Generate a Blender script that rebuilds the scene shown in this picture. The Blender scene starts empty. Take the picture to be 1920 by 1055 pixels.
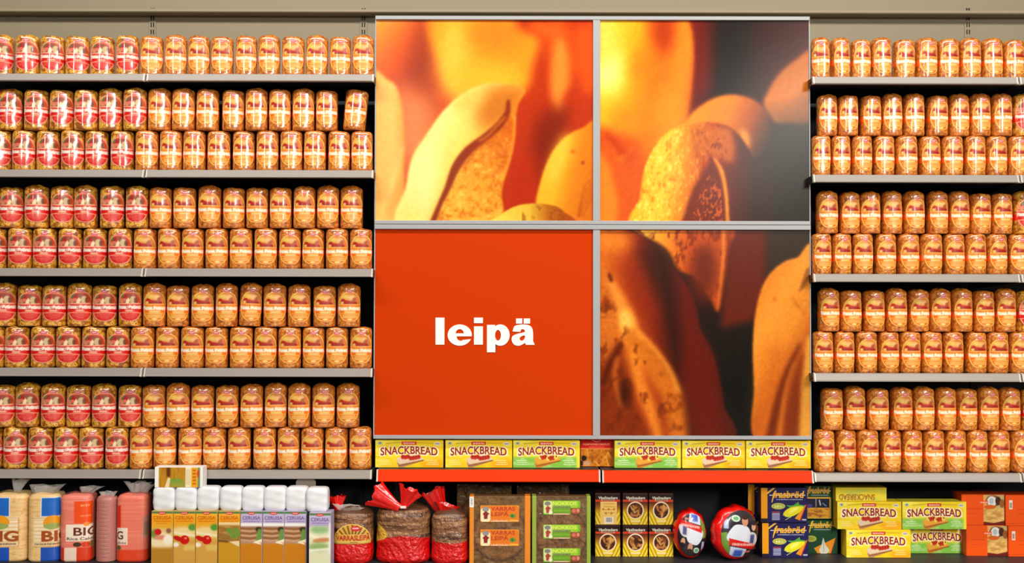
import bpy, bmesh, math, random
import numpy as np
from mathutils import Vector, Matrix

# ------------------------------------------------------------------ camera, world, lights
scene = bpy.context.scene
COL = scene.collection
FPX = 1920.0                      # focal length in pixels of a 1920 x 1055 frame
DIST, EYE = 4.174, 1.45           # camera stands 4.17 m in front of the shelf edges
PITCH, ROLL = math.radians(1.26), 0.0022
cam_data = bpy.data.cameras.new('camera')
cam_data.sensor_width = 36.0
cam_data.lens = 36.0 * FPX / 1920.0
cam_data.clip_end = 60
cam = bpy.data.objects.new('camera', cam_data)
COL.objects.link(cam)
CAM_R = Matrix.Rotation(math.pi / 2 + PITCH, 3, 'X') @ Matrix.Rotation(ROLL, 3, 'Z')
cam.matrix_world = Matrix.Translation((0, -DIST, EYE)) @ CAM_R.to_4x4()
scene.camera = cam

world = bpy.data.worlds.new('store_ambient')
scene.world = world
world.use_nodes = True
bg = world.node_tree.nodes['Background']
bg.inputs['Color'].default_value = (1.0, 0.93, 0.84, 1)
bg.inputs['Strength'].default_value = 0.05

def area_light(name, loc, size, size_y, watts, target=None, color=(1, 0.94, 0.85)):
    d = bpy.data.lights.new(name, 'AREA')
    d.shape = 'RECTANGLE'
    d.size, d.size_y, d.energy, d.color = size, size_y, watts, color
    o = bpy.data.objects.new(name, d)
    COL.objects.link(o)
    o.location = loc
    if target is not None:
        o.rotation_euler = (Vector(target) - Vector(loc)).to_track_quat('-Z', 'Y').to_euler()
    return o

# two fluorescent rows run along the aisle ceiling, a wash of lamps hangs in front of the shelves
area_light('ceiling_strip_lamp', (3.3, -8.9, 3.7), 0.48, 8.6, 1500)
area_light('ceiling_strip_lamp', (-1.5, -9.4, 3.7), 0.3, 8.6, 360)
area_light('shelf_wash_lamp', (0.0, -1.5, 3.75), 6.0, 0.3, 118, (0, 0.0, 2.1))

vs = scene.view_settings
vs.view_transform = 'Standard'
vs.look = 'None'
vs.gamma = 1.0
vs.use_curve_mapping = False
vs.exposure = 0.0

# ------------------------------------------------------------------ helpers
def at(px, py, Y=0.0):
    """world point seen at a pixel of the 1920x1055 frame, on the vertical plane y = Y"""
    d = CAM_R @ Vector(((px - 960.0) / FPX, -(py - 527.5) / FPX, -1.0))
    t = (Y + DIST) / d.y
    return Vector((d.x * t, Y, EYE + d.z * t))

def s2l(c):
    c = np.asarray(c, dtype=float) / 255.0
    return np.where(c <= 0.04045, c / 12.92, ((c + 0.055) / 1.055) ** 2.4)

def lin(r, g, b):
    v = s2l((r, g, b))
    return (float(v[0]), float(v[1]), float(v[2]), 1.0)

def new_mat(name, color=(0.5, 0.5, 0.5, 1), rough=0.5, metal=0.0, coat=0.0, coat_rough=0.08, spec=0.5):
    m = bpy.data.materials.new(name)
    m.use_nodes = True
    p = m.node_tree.nodes['Principled BSDF']
    p.inputs['Base Color'].default_value = color
    p.inputs['Roughness'].default_value = rough
    p.inputs['Metallic'].default_value = metal
    p.inputs['Coat Weight'].default_value = coat
    p.inputs['Coat Roughness'].default_value = coat_rough
    p.inputs['Specular IOR Level'].default_value = spec
    return m

def nodes_of(m):
    nt = m.node_tree
    return nt, nt.nodes, nt.links, nt.nodes['Principled BSDF']

def add_bump(m, scale=30.0, strength=0.2, dist=0.002, stretch=(1, 1, 1), detail=3.0, coat_too=True):
    nt, N, L, p = nodes_of(m)
    tc = N.new('ShaderNodeTexCoord'); oi = N.new('ShaderNodeObjectInfo')
    mp = N.new('ShaderNodeMapping'); mp.inputs['Scale'].default_value = stretch
    ad = N.new('ShaderNodeVectorMath'); ad.operation = 'ADD'
    mu = N.new('ShaderNodeMath'); mu.operation = 'MULTIPLY'; mu.inputs[1].default_value = 37.0
    L.new(oi.outputs['Random'], mu.inputs[0])
    L.new(tc.outputs['Object'], ad.inputs[0]); L.new(mu.outputs[0], ad.inputs[1])
    L.new(ad.outputs[0], mp.inputs['Vector'])
    nz = N.new('ShaderNodeTexNoise'); nz.inputs['Scale'].default_value = scale; nz.inputs['Detail'].default_value = detail
    L.new(mp.outputs[0], nz.inputs['Vector'])
    b = N.new('ShaderNodeBump'); b.inputs['Strength'].default_value = strength; b.inputs['Distance'].default_value = dist
    L.new(nz.outputs[0], b.inputs['Height'])
    L.new(b.outputs[0], p.inputs['Normal'])
    if coat_too:
        L.new(b.outputs[0], p.inputs['Coat Normal'])
    return m

def print_mat(name, rough=0.45, coat=0.0, coat_rough=0.1, bump=None, spec=0.5):
    m = new_mat(name, rough=rough, coat=coat, coat_rough=coat_rough, spec=spec)
    nt, N, L, p = nodes_of(m)
    a = N.new('ShaderNodeAttribute'); a.attribute_name = 'Col'
    L.new(a.outputs['Color'], p.inputs['Base Color'])
    if bump:
        add_bump(m, *bump)
    return m

def link(name, me, mat=None, parent=None, loc=(0, 0, 0), rotz=0.0):
    o = bpy.data.objects.new(name, me)
    COL.objects.link(o)
    if mat is not None and me is not None and not me.materials:
        me.materials.append(mat)
    o.location = loc
    o.rotation_euler = (0, 0, rotz)
    if parent is not None:
        o.parent = parent
    return o

def tag(o, label=None, cat=None, group=None, kind=None):
    if label: o['label'] = label
    if cat: o['category'] = cat
    if group: o['group'] = group
    if kind: o['kind'] = kind
    return o

def thing(name, label, cat, loc, group=None, rotz=0.0):
    return tag(link(name, None, None, None, loc, rotz), label, cat, group)

def mesh(name, verts, faces, smooth=False):
    me = bpy.data.meshes.new(name)
    me.from_pydata([tuple(v) for v in verts], [], [tuple(f) for f in faces])
    me.update()
    if smooth:
        me.polygons.foreach_set('use_smooth', [True] * len(me.polygons))
    return me

def box_mesh(name, x0, x1, y0, y1, z0, z1, bevel=0.0, seg=2, smooth=False):
    bm = bmesh.new()
    bmesh.ops.create_cube(bm, size=1.0)
    for v in bm.verts:
        v.co = Vector((x0 + (v.co.x + .5) * (x1 - x0), y0 + (v.co.y + .5) * (y1 - y0), z0 + (v.co.z + .5) * (z1 - z0)))
    if bevel > 0:
        bmesh.ops.bevel(bm, geom=list(bm.edges), offset=bevel, segments=seg, affect='EDGES', profile=0.5)
    me = bpy.data.meshes.new(name)
    bm.to_mesh(me); bm.free()
    if smooth:
        me.polygons.foreach_set('use_smooth', [True] * len(me.polygons))
    return me

def extrude_profile(name, prof, x0, x1):
    """closed (y, z) profile swept along x"""
    n = len(prof)
    v = [(x0, y, z) for y, z in prof] + [(x1, y, z) for y, z in prof]
    f = [(i, (i + 1) % n, n + (i + 1) % n, n + i) for i in range(n)]
    f += [tuple(range(n))[::-1], tuple(range(n, 2 * n))]
    me = mesh(name, v, f)
    bm = bmesh.new(); bm.from_mesh(me); bmesh.ops.recalc_face_normals(bm, faces=bm.faces); bm.to_mesh(me); bm.free()
    return me

# ------------------------------------------------------------------ flat print: a small painter for vertex colours
_text_cache = {}
def text_tris(s, bold=0.0):
    key = (s, bold)
    if key not in _text_cache:
        cu = bpy.data.curves.new('lettering', 'FONT')
        cu.body = s; cu.size = 1.0; cu.resolution_u = 3; cu.offset = bold
        ob = bpy.data.objects.new('lettering', cu)
        me = bpy.data.meshes.new_from_object(ob)
        me.calc_loop_triangles()
        co = np.zeros(len(me.vertices) * 3); me.vertices.foreach_get('co', co); co = co.reshape(-1, 3)[:, :2]
        tr = np.zeros(len(me.loop_triangles) * 3, dtype=np.int32); me.loop_triangles.foreach_get('vertices', tr)
        _text_cache[key] = co[tr.reshape(-1, 3)]
        bpy.data.objects.remove(ob); bpy.data.curves.remove(cu); bpy.data.meshes.remove(me)
    return _text_cache[key]

def boxblur(a, r):
    r = int(round(r))
    if r < 1:
        return a
    for _ in range(3):
        for ax in (0, 1):
            pad = [(0, 0)] * a.ndim; pad[ax] = (r + 1, r)
            c = np.cumsum(np.pad(a, pad, mode='edge'), axis=ax)
            n = a.shape[ax]
            hi = np.take(c, range(2 * r + 1, 2 * r + 1 + n), axis=ax); lo = np.take(c, range(0, n), axis=ax)
            a = (hi - lo) / (2 * r + 1)
    return a

def spline(pts, n=8, closed=True):
    P = np.array(pts, float); m = len(P); out = []
    for i in range(m if closed else m - 1):
        if closed:
            p0, p1, p2, p3 = P[(i - 1) % m], P[i], P[(i + 1) % m], P[(i + 2) % m]
        else:
            p0, p1, p2, p3 = P[max(i - 1, 0)], P[i], P[i + 1], P[min(i + 2, m - 1)]
        for t in np.linspace(0, 1, n, endpoint=False):
            out.append(0.5 * ((2 * p1) + (-p0 + p2) * t + (2 * p0 - 5 * p1 + 4 * p2 - p3) * t * t + (-p0 + 3 * p1 - 3 * p2 + p3) * t ** 3))
    if not closed:
        out.append(P[-1])
    return np.array(out)

def vnoise(X, Y, seed):
    xi, yi = np.floor(X).astype(np.int64), np.floor(Y).astype(np.int64)
    fx, fy = X - xi, Y - yi
    fx, fy = fx * fx * (3 - 2 * fx), fy * fy * (3 - 2 * fy)
    def h(a, b):
        n = (a * 374761393 + b * 668265263 + seed * 974634777) & 0x7fffffff
        n = ((n ^ (n >> 13)) * 1274126177) & 0x7fffffff
        return ((n ^ (n >> 16)) & 0xffff) / 65535.0
    return (h(xi, yi) * (1 - fx) + h(xi + 1, yi) * fx) * (1 - fy) + (h(xi, yi + 1) * (1 - fx) + h(xi + 1, yi + 1) * fx) * fy

class Canvas:
    """paints in its own units (x right, y down) on an nx x ny grid of vertices"""
    def __init__(s, x0, y0, x1, y1, nx, ny, bg=(128, 128, 128), ss=3):
        s.x0, s.y0, s.x1, s.y1, s.nx, s.ny, s.ss = x0, y0, x1, y1, nx, ny, ss
        W, H = nx * ss, ny * ss
        s.dx, s.dy = (x1 - x0) / W, (y1 - y0) / H
        s.X, s.Y = np.meshgrid(x0 + (np.arange(W) + .5) * s.dx, y0 + (np.arange(H) + .5) * s.dy)
        s.a = np.empty((H, W, 3)); s.a[:] = bg
    def mask_poly(s, pts):
        m = np.zeros(s.X.shape, bool); P = np.asarray(pts, float); n = len(P)
        for i in range(n):
            (ax, ay), (bx, by) = P[i], P[(i + 1) % n]
            if ay == by: continue
            c = (s.Y >= min(ay, by)) & (s.Y < max(ay, by))
            m ^= c & (s.X < ax + (s.Y - ay) * (bx - ax) / (by - ay))
        return m.astype(float)
    def mask_line(s, pts, w):
        P = np.asarray(pts, float); d = np.full(s.X.shape, 1e9)
        W = np.full(len(P), w, float) if np.isscalar(w) else np.interp(np.linspace(0, 1, len(P)), np.linspace(0, 1, len(w)), np.asarray(w, float))
        for i in range(len(P) - 1):
            a, b = P[i], P[i + 1]; ab = b - a; L = max(ab @ ab, 1e-9)
            t = np.clip(((s.X - a[0]) * ab[0] + (s.Y - a[1]) * ab[1]) / L, 0, 1)
            q = np.hypot(s.X - a[0] - t * ab[0], s.Y - a[1] - t * ab[1]) - 0.5 * (W[i] + t * (W[i + 1] - W[i]))
            d = np.minimum(d, q)
        return (d < 0).astype(float)
    def mask_ell(s, cx, cy, rx, ry, rot=0):
        c, n = math.cos(rot), math.sin(rot); x, y = s.X - cx, s.Y - cy
        return ((((x * c + y * n) / rx) ** 2 + ((-x * n + y * c) / ry) ** 2) < 1).astype(float)
    def put(s, m, col, soft=0, alpha=1.0):
        if soft: m = boxblur(m, soft / abs(s.dx))
        m = (m * alpha)[..., None]
        s.a = s.a * (1 - m) + np.asarray(col, float) * m
    def rect(s, x0, y0, x1, y1, col, soft=0, alpha=1):
        s.put(((s.X >= x0) & (s.X < x1) & (s.Y >= y0) & (s.Y < y1)).astype(float), col, soft, alpha)
    def rrect(s, x0, y0, x1, y1, r, col, soft=0, alpha=1):
        qx = np.abs(s.X - (x0 + x1) / 2) - (x1 - x0) / 2 + r; qy = np.abs(s.Y - (y0 + y1) / 2) - (y1 - y0) / 2 + r
        d = np.hypot(np.maximum(qx, 0), np.maximum(qy, 0)) + np.minimum(np.maximum(qx, qy), 0) - r
        s.put((d < 0).astype(float), col, soft, alpha)
    def ell(s, cx, cy, rx, ry, col, rot=0, soft=0, alpha=1):
        s.put(s.mask_ell(cx, cy, rx, ry, rot), col, soft, alpha)
    def poly(s, pts, col, soft=0, alpha=1, smooth=False):
        s.put(s.mask_poly(spline(pts) if smooth else pts), col, soft, alpha)
    def line(s, pts, w, col, soft=0, alpha=1, smooth=False):
        s.put(s.mask_line(spline(pts, 6, False) if smooth else pts, w), col, soft, alpha)
    def ramp(s, x0, y0, x1, y1, stops):
        dx, dy = x1 - x0, y1 - y0
        t = ((s.X - x0) * dx + (s.Y - y0) * dy) / (dx * dx + dy * dy)
        ts = [k[0] for k in stops]
        return np.stack([np.interp(t, ts, [k[1][c] for k in stops]) for c in range(3)], -1)
    def noise(s, sx, sy, seed=0, octaves=2):
        n = 0; amp = 1.0; tot = 0
        for o in range(octaves):
            n = n + amp * vnoise(s.X / sx * 2 ** o, s.Y / sy * 2 ** o, seed + o); tot += amp; amp *= .55
        return n / tot
    def grain(s, sx, sy, amp, seed=0, octaves=2, mask=None):
        k = (s.noise(sx, sy, seed, octaves) - .5) * 2 * amp
        if mask is not None: k = k * mask
        s.a = np.clip(s.a * (1 + k[..., None]), 0, 255)
    def text(s, t, x, y, h, col, width=None, bold=0.0, align='c', arch=0.0, rot=0.0, flip=False, soft=0, alpha=1, shear=0.0):
        """lettering with cap height h, baseline at y; width stretches it"""
        T = text_tris(t, bold)
        if len(T) == 0: return
        mn, mx = T[..., 0].min(), T[..., 0].max()
        k = h / 0.73
        kx = k if width is None else width / (mx - mn)
        off = {'c': (mn + mx) / 2, 'l': mn, 'r': mx}[align]
        gx = (T[..., 0] - off) * kx + T[..., 1] * k * shear; gy = -T[..., 1] * k
        if arch:
            hw = (mx - mn) * kx / 2; gy = gy + arch * (gx / hw) ** 2
        if flip: gx, gy = -gx, -gy
        c, n = math.cos(rot), math.sin(rot)
        PX = x + gx * c - gy * n; PY = y + gx * n + gy * c
        m = np.zeros(s.X.shape)
        for q in range(len(T)):
            px, py = PX[q], PY[q]
            i0 = max(int((px.min() - s.x0) / s.dx) - 1, 0); i1 = min(int((px.max() - s.x0) / s.dx) + 2, m.shape[1])
            j0 = max(int((py.min() - s.y0) / s.dy) - 1, 0); j1 = min(int((py.max() - s.y0) / s.dy) + 2, m.shape[0])
            if i1 <= i0 or j1 <= j0: continue
            X, Y = s.X[j0:j1, i0:i1], s.Y[j0:j1, i0:i1]
            e = [(px[(i + 1) % 3] - px[i]) * (Y - py[i]) - (py[(i + 1) % 3] - py[i]) * (X - px[i]) for i in range(3)]
            ins = ((e[0] >= 0) & (e[1] >= 0) & (e[2] >= 0)) | ((e[0] <= 0) & (e[1] <= 0) & (e[2] <= 0))
            m[j0:j1, i0:i1][ins] = 1
        s.put(m, col, soft, alpha)
    def squiggle(s, x0, y0, x1, h, col, seed=0, alpha=1.0):
        """an illegible line of tiny lettering"""
        r = random.Random(seed); x = x0
        while x < x1:
            w = h * r.uniform(.25, .6)
            s.rect(x, y0 + h * r.uniform(0, .25), min(x + w, x1), y0 + h, col, 0, alpha)
            x += w + h * r.uniform(.12, .3)
    def colors(s):
        c = s.a.reshape(s.ny, s.ss, s.nx, s.ss, 3).mean((1, 3))
        return s2l(np.clip(c, 0, 255))
    def mesh(s, name, fn, keep=None, rowwidth=None):
        """fn(u, v) with u, v arrays in 0..1 (v down) gives the x, y, z arrays of the sheet"""
        C = s.colors()
        u, v = np.meshgrid((np.arange(s.nx)) / (s.nx - 1), (np.arange(s.ny)) / (s.ny - 1))
        if rowwidth is not None:                      # squeeze every row to the outline, resampling the print
            hw = rowwidth(v)
            uu = .5 + (u - .5) * hw
            fi = np.clip(uu * (s.nx - 1), 0, s.nx - 1.001); i = fi.astype(int); f = (fi - i)[..., None]
            jj = np.arange(s.ny)[:, None]
            C = C[jj, i] * (1 - f) + C[jj, i + 1] * f
            u = uu
        x, y, z = fn(u, v)
        co = np.stack([x, y, z], -1).reshape(-1, 3)
        ix = np.arange(s.nx * s.ny).reshape(s.ny, s.nx)
        q = np.stack([ix[1:, :-1], ix[1:, 1:], ix[:-1, 1:], ix[:-1, :-1]], -1).reshape(-1, 4)
        me = bpy.data.meshes.new(name)
        me.vertices.add(len(co)); me.vertices.foreach_set('co', co.ravel())
        me.loops.add(q.size); me.loops.foreach_set('vertex_index', q.ravel().astype(np.int32))
        me.polygons.add(len(q)); me.polygons.foreach_set('loop_start', np.arange(0, q.size, 4, dtype=np.int32))
        me.update(calc_edges=True)
        at_ = me.attributes.new('Col', 'FLOAT_COLOR', 'POINT')
        at_.data.foreach_set('color', np.concatenate([C.reshape(-1, 3), np.ones((len(co), 1))], 1).ravel())
        me.polygons.foreach_set('use_smooth', [True] * len(me.polygons))
        return me
    def flat(s, name, w, h, y=0.0):
        """a sheet facing -Y, centred on x, standing on z = 0"""
        return s.mesh(name, lambda u, v: ((u - .5) * w, np.full_like(u, y), (1 - v) * h))

ORD = ['', 'first', 'second', 'third', 'fourth', 'fifth', 'sixth', 'seventh', 'eighth', 'ninth', 'tenth', 'eleventh', 'twelfth']

# ------------------------------------------------------------------ materials
M = {}
M['beige_panel'] = add_bump(new_mat('beige_painted_panel', lin(146, 134, 110), 0.6), 12, 0.05)
M['shade_dark_panel'] = new_mat('back_panel_with_shade', lin(22, 22, 34), 0.6)  # near-black colour holds the shade behind the goods
M['tray'] = new_mat('shade_darkened_tray', lin(40, 40, 46), 0.5)  # tray colour darkened to carry the shade beneath the shelves
M['rail'] = new_mat('grey_price_rail', lin(152, 144, 138), 0.42)
M['cap'] = new_mat('pale_end_cap', lin(205, 200, 190), 0.35)
M['redrail'] = new_mat('red_price_rail', lin(248, 56, 4), 0.55, spec=.12)
M['slot'] = new_mat('dark_slot', lin(14, 13, 14), 0.7)
M['post'] = new_mat('post_metal', lin(146, 134, 110), 0.6)
M['alu'] = new_mat('brushed_aluminium', lin(166, 168, 172), 0.4, 0.0, spec=.3)
M['poster'] = print_mat('poster_print', 0.25, spec=0.15)
M['orange_panel'] = new_mat('orange_sign_panel', lin(203, 57, 0), 0.65, spec=.06)
add_bump(M['orange_panel'], 400, 0.04, 0.0005)
M['white'] = new_mat('white_lettering', lin(250, 252, 250), 0.4)
M['floor'] = add_bump(new_mat('floor_tile', lin(120, 112, 104), 0.35), 20, 0.03)
M['board'] = new_mat('sign_backing', lin(120, 118, 116), 0.5)

# ------------------------------------------------------------------ the setting
BACK = 0.46
DECK = 0.408
tag(link('floor', box_mesh('floor', -5, 5, -9, 1.2, -0.1, 0.0), M['floor']), 'grey store floor in front of the shelves', kind='structure')
Z_TOP1 = at(350, 138).z
tag(link('wall_back', box_mesh('wall_back', -4, 4, BACK + 0.03, BACK + 0.13, 0.0, 3.05), M['beige_panel']), 'beige wall behind the shelves', kind='structure')
tag(link('trim_1', extrude_profile('trim_1', [(BACK - .03, at(350, 26.5, BACK).z), (BACK - .034, at(350, 25, BACK).z), (BACK - .034, 2.78), (BACK + .03, 2.78), (BACK + .03, at(350, 27.5, BACK).z)], -4, 4),
         new_mat('trim_paint', lin(156, 142, 116), 0.6)), 'pale trim strip along the top of the wall', kind='structure')

bay_l = at(273, 510).x; end_l = at(700.5, 510).x; start_r = at(1522.5, 510).x; bay_r = at(1909, 510).x
xl0, xr1 = at(-260, 510).x, at(2340, 510).x
sign_l, sign_r = at(702.8, 425, 0.05).x, at(1518.6, 425, 0.05).x
# gondola back panels below the top shelf, shade put into their colour, one in each bay
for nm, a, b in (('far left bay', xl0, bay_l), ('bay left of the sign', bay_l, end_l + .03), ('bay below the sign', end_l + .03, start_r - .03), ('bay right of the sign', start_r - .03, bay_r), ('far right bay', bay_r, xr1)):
    p = link('back_panel', box_mesh('back_panel', a + .001, b - .001, BACK, BACK + .028, 0.1, Z_TOP1 - 0.02), M['shade_dark_panel'])
    tag(p, 'back panel with painted-in shade in the ' + nm, kind='structure')

def upright(px, label, off=0.0):
    x = at(px, 50, BACK).x
    t = thing('shelf_upright', label, 'shelf post', (x, BACK + .032, 0.0), 'slotted posts between the shelf bays')
    link('post', box_mesh('post', -.016, .016, -.006, .035, Z_TOP1 - .03, 2.74), M['post'], t)
    link('lower_post', box_mesh('lower_post', -.016, .016, -.042, -.0325, DECK + .001, Z_TOP1 - .03), M['shade_dark_panel'], t)  # dark copy of the beige post, shade of the gaps in its colour
    slot = box_mesh('slot', -.0022, .0022, -.0075, -.005, -.0105, .0105)
    for k in range(4):
        for s in (-.0055, .0055):
            link('slot', slot, M['slot'], t, (s, 0, at(px, 57 - 13.5 * k, BACK).z))
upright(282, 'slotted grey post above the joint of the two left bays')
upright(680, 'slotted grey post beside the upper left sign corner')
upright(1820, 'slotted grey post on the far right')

# ------------------------------------------------------------------ shelves

base = thing('base_shelf', 'dark base shelf carrying the bottom row of products', 'shelf', (0, 0, 0))
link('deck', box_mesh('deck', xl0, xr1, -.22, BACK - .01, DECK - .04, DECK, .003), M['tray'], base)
link('plinth', box_mesh('plinth', xl0, xr1, -.18, BACK - .01, 0.0, DECK - .04), M['shade_dark_panel'], base)

def rail_profile(h):
    return [(-.004, 0.0), (-.010, -.001), (-.017, -.003), (-.024, -h * .80), (-.0275, -h * .86), (-.0285, -h * .93), (-.026, -h), (-.012, -h), (-.008, -h * .9), (-.004, -h * .5)]

def shelf(label, x0, x1, z, railmat='rail', h=.034, gapl=.004, gapr=.004, group='grey shelves', depth=.42):
    t = thing('shelf', label, 'shelf', ((x0 + x1) / 2, 0, z), group)
    c = (x0 + x1) / 2
    a, b = x0 - c + gapl, x1 - c - gapr
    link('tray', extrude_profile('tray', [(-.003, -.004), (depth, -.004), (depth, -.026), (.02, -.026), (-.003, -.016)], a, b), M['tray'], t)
    link('price_rail', extrude_profile('price_rail', rail_profile(h), a + .006, b - .006), M[railmat], t)
    for e, s in ((a, 1), (b, -1)):
        pr = [(y - .001 * (y < -.01), zz + (.001 if zz > -.01 else -.001)) for y, zz in rail_profile(h)]
        link('end_cap', extrude_profile('end_cap', pr, e if s > 0 else e - .006, e + .006 if s > 0 else e), M['cap'], t)
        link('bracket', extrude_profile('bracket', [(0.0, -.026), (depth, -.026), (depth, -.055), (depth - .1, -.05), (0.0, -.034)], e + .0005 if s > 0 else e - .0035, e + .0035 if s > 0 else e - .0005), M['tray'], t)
    return t

LZ = [at(350, y, -.015).z for y in (137.6, 317.6, 502.8, 689.8, 880.6)]
RZ = [at(1715, y, -.015).z for y in (143.3, 327.0, 513.2, 699.4, 886.8)]
NTH = ['top', 'second', 'third', 'fourth', 'fifth']
for i in range(5):
    shelf(f'grey shelf at the far left edge, {NTH[i]} from the top', xl0, bay_l, LZ[i])
    shelf(f'grey shelf between left joint and sign, {NTH[i]} from the top', bay_l, end_l, LZ[i], gapr=.001)
    shelf(f'grey shelf just right of the sign, {NTH[i]} from the top', start_r, bay_r, RZ[i], gapl=.001)
    shelf(f'grey shelf at the far right edge, {NTH[i]} from the top', bay_r, xr1, RZ[i])
# side walls of the bays beside the sign
RED_Z = at(900, 881.2, -.02).z
redm = at(1127.5, 890, -.02).x
shelf('red-fronted shelf below the orange panel, left one of two', at(704, 890, -.02).x, redm, RED_Z, 'redrail', .046, group='red shelves under the sign')
shelf('red-fronted shelf below the bread poster, right one of two', redm, at(1527, 890, -.02).x, RED_Z - .002, 'redrail', .046, group='red shelves under the sign')

# ------------------------------------------------------------------ the sign
SY = 0.05                                             # front of the sign panels
def zz(py): return at(1117, py, SY).z
ztop, zm1, zm0, zbot = zz(31.5), zz(413.5), zz(431), zz(822.5)
mx0, mx1 = at(1111.5, 425, SY).x, at(1125, 425, SY).x
sign = thing('sign_board', 'large framed sign of bread posters and an orange panel between the shelves', 'sign', ((sign_l + sign_r) / 2, SY, zbot))
ox, oz = sign.location.x, sign.location.z
def sbox(name, x0, x1, z0, z1, y0, y1, mat, bev=.0015):
    return link(name, box_mesh(name, x0 - ox, x1 - ox, y0, y1, z0 - oz, z1 - oz, bev), mat, sign)
sbox('backing_board', sign_l + .002, sign_r - .002, zbot + .01, ztop - .01, .004, .03, M['board'], 0)
sbox('top_frame', sign_l, sign_r, zz(38.5), ztop, -.012, .032, M['alu'])
sbox('bottom_frame', sign_l, sign_r, zbot, zz(815.8), -.012, .032, M['alu'])
sbox('middle_frame', sign_l, sign_r, zz(421), zz(414), -.012, .004, M['alu'], .002)
sbox('middle_frame', sign_l, sign_r, zz(430.5), zz(421.8), -.014, .004, M['alu'], .002)
sbox('upright_frame', mx0, mx1, zz(414), zz(38.5), -.010, .004, M['alu'])
sbox('upright_frame', mx0, mx1, zz(815.8), zz(430.5), -.010, .004, M['alu'])
sbox('side_frame', sign_l - .002, sign_l + .0025, zbot, ztop, -.004, .032, M['alu'], .0006)
sbox('side_frame', sign_r - .0025, sign_r + .002, zbot, ztop, -.004, .032, M['alu'], .0006)

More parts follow.
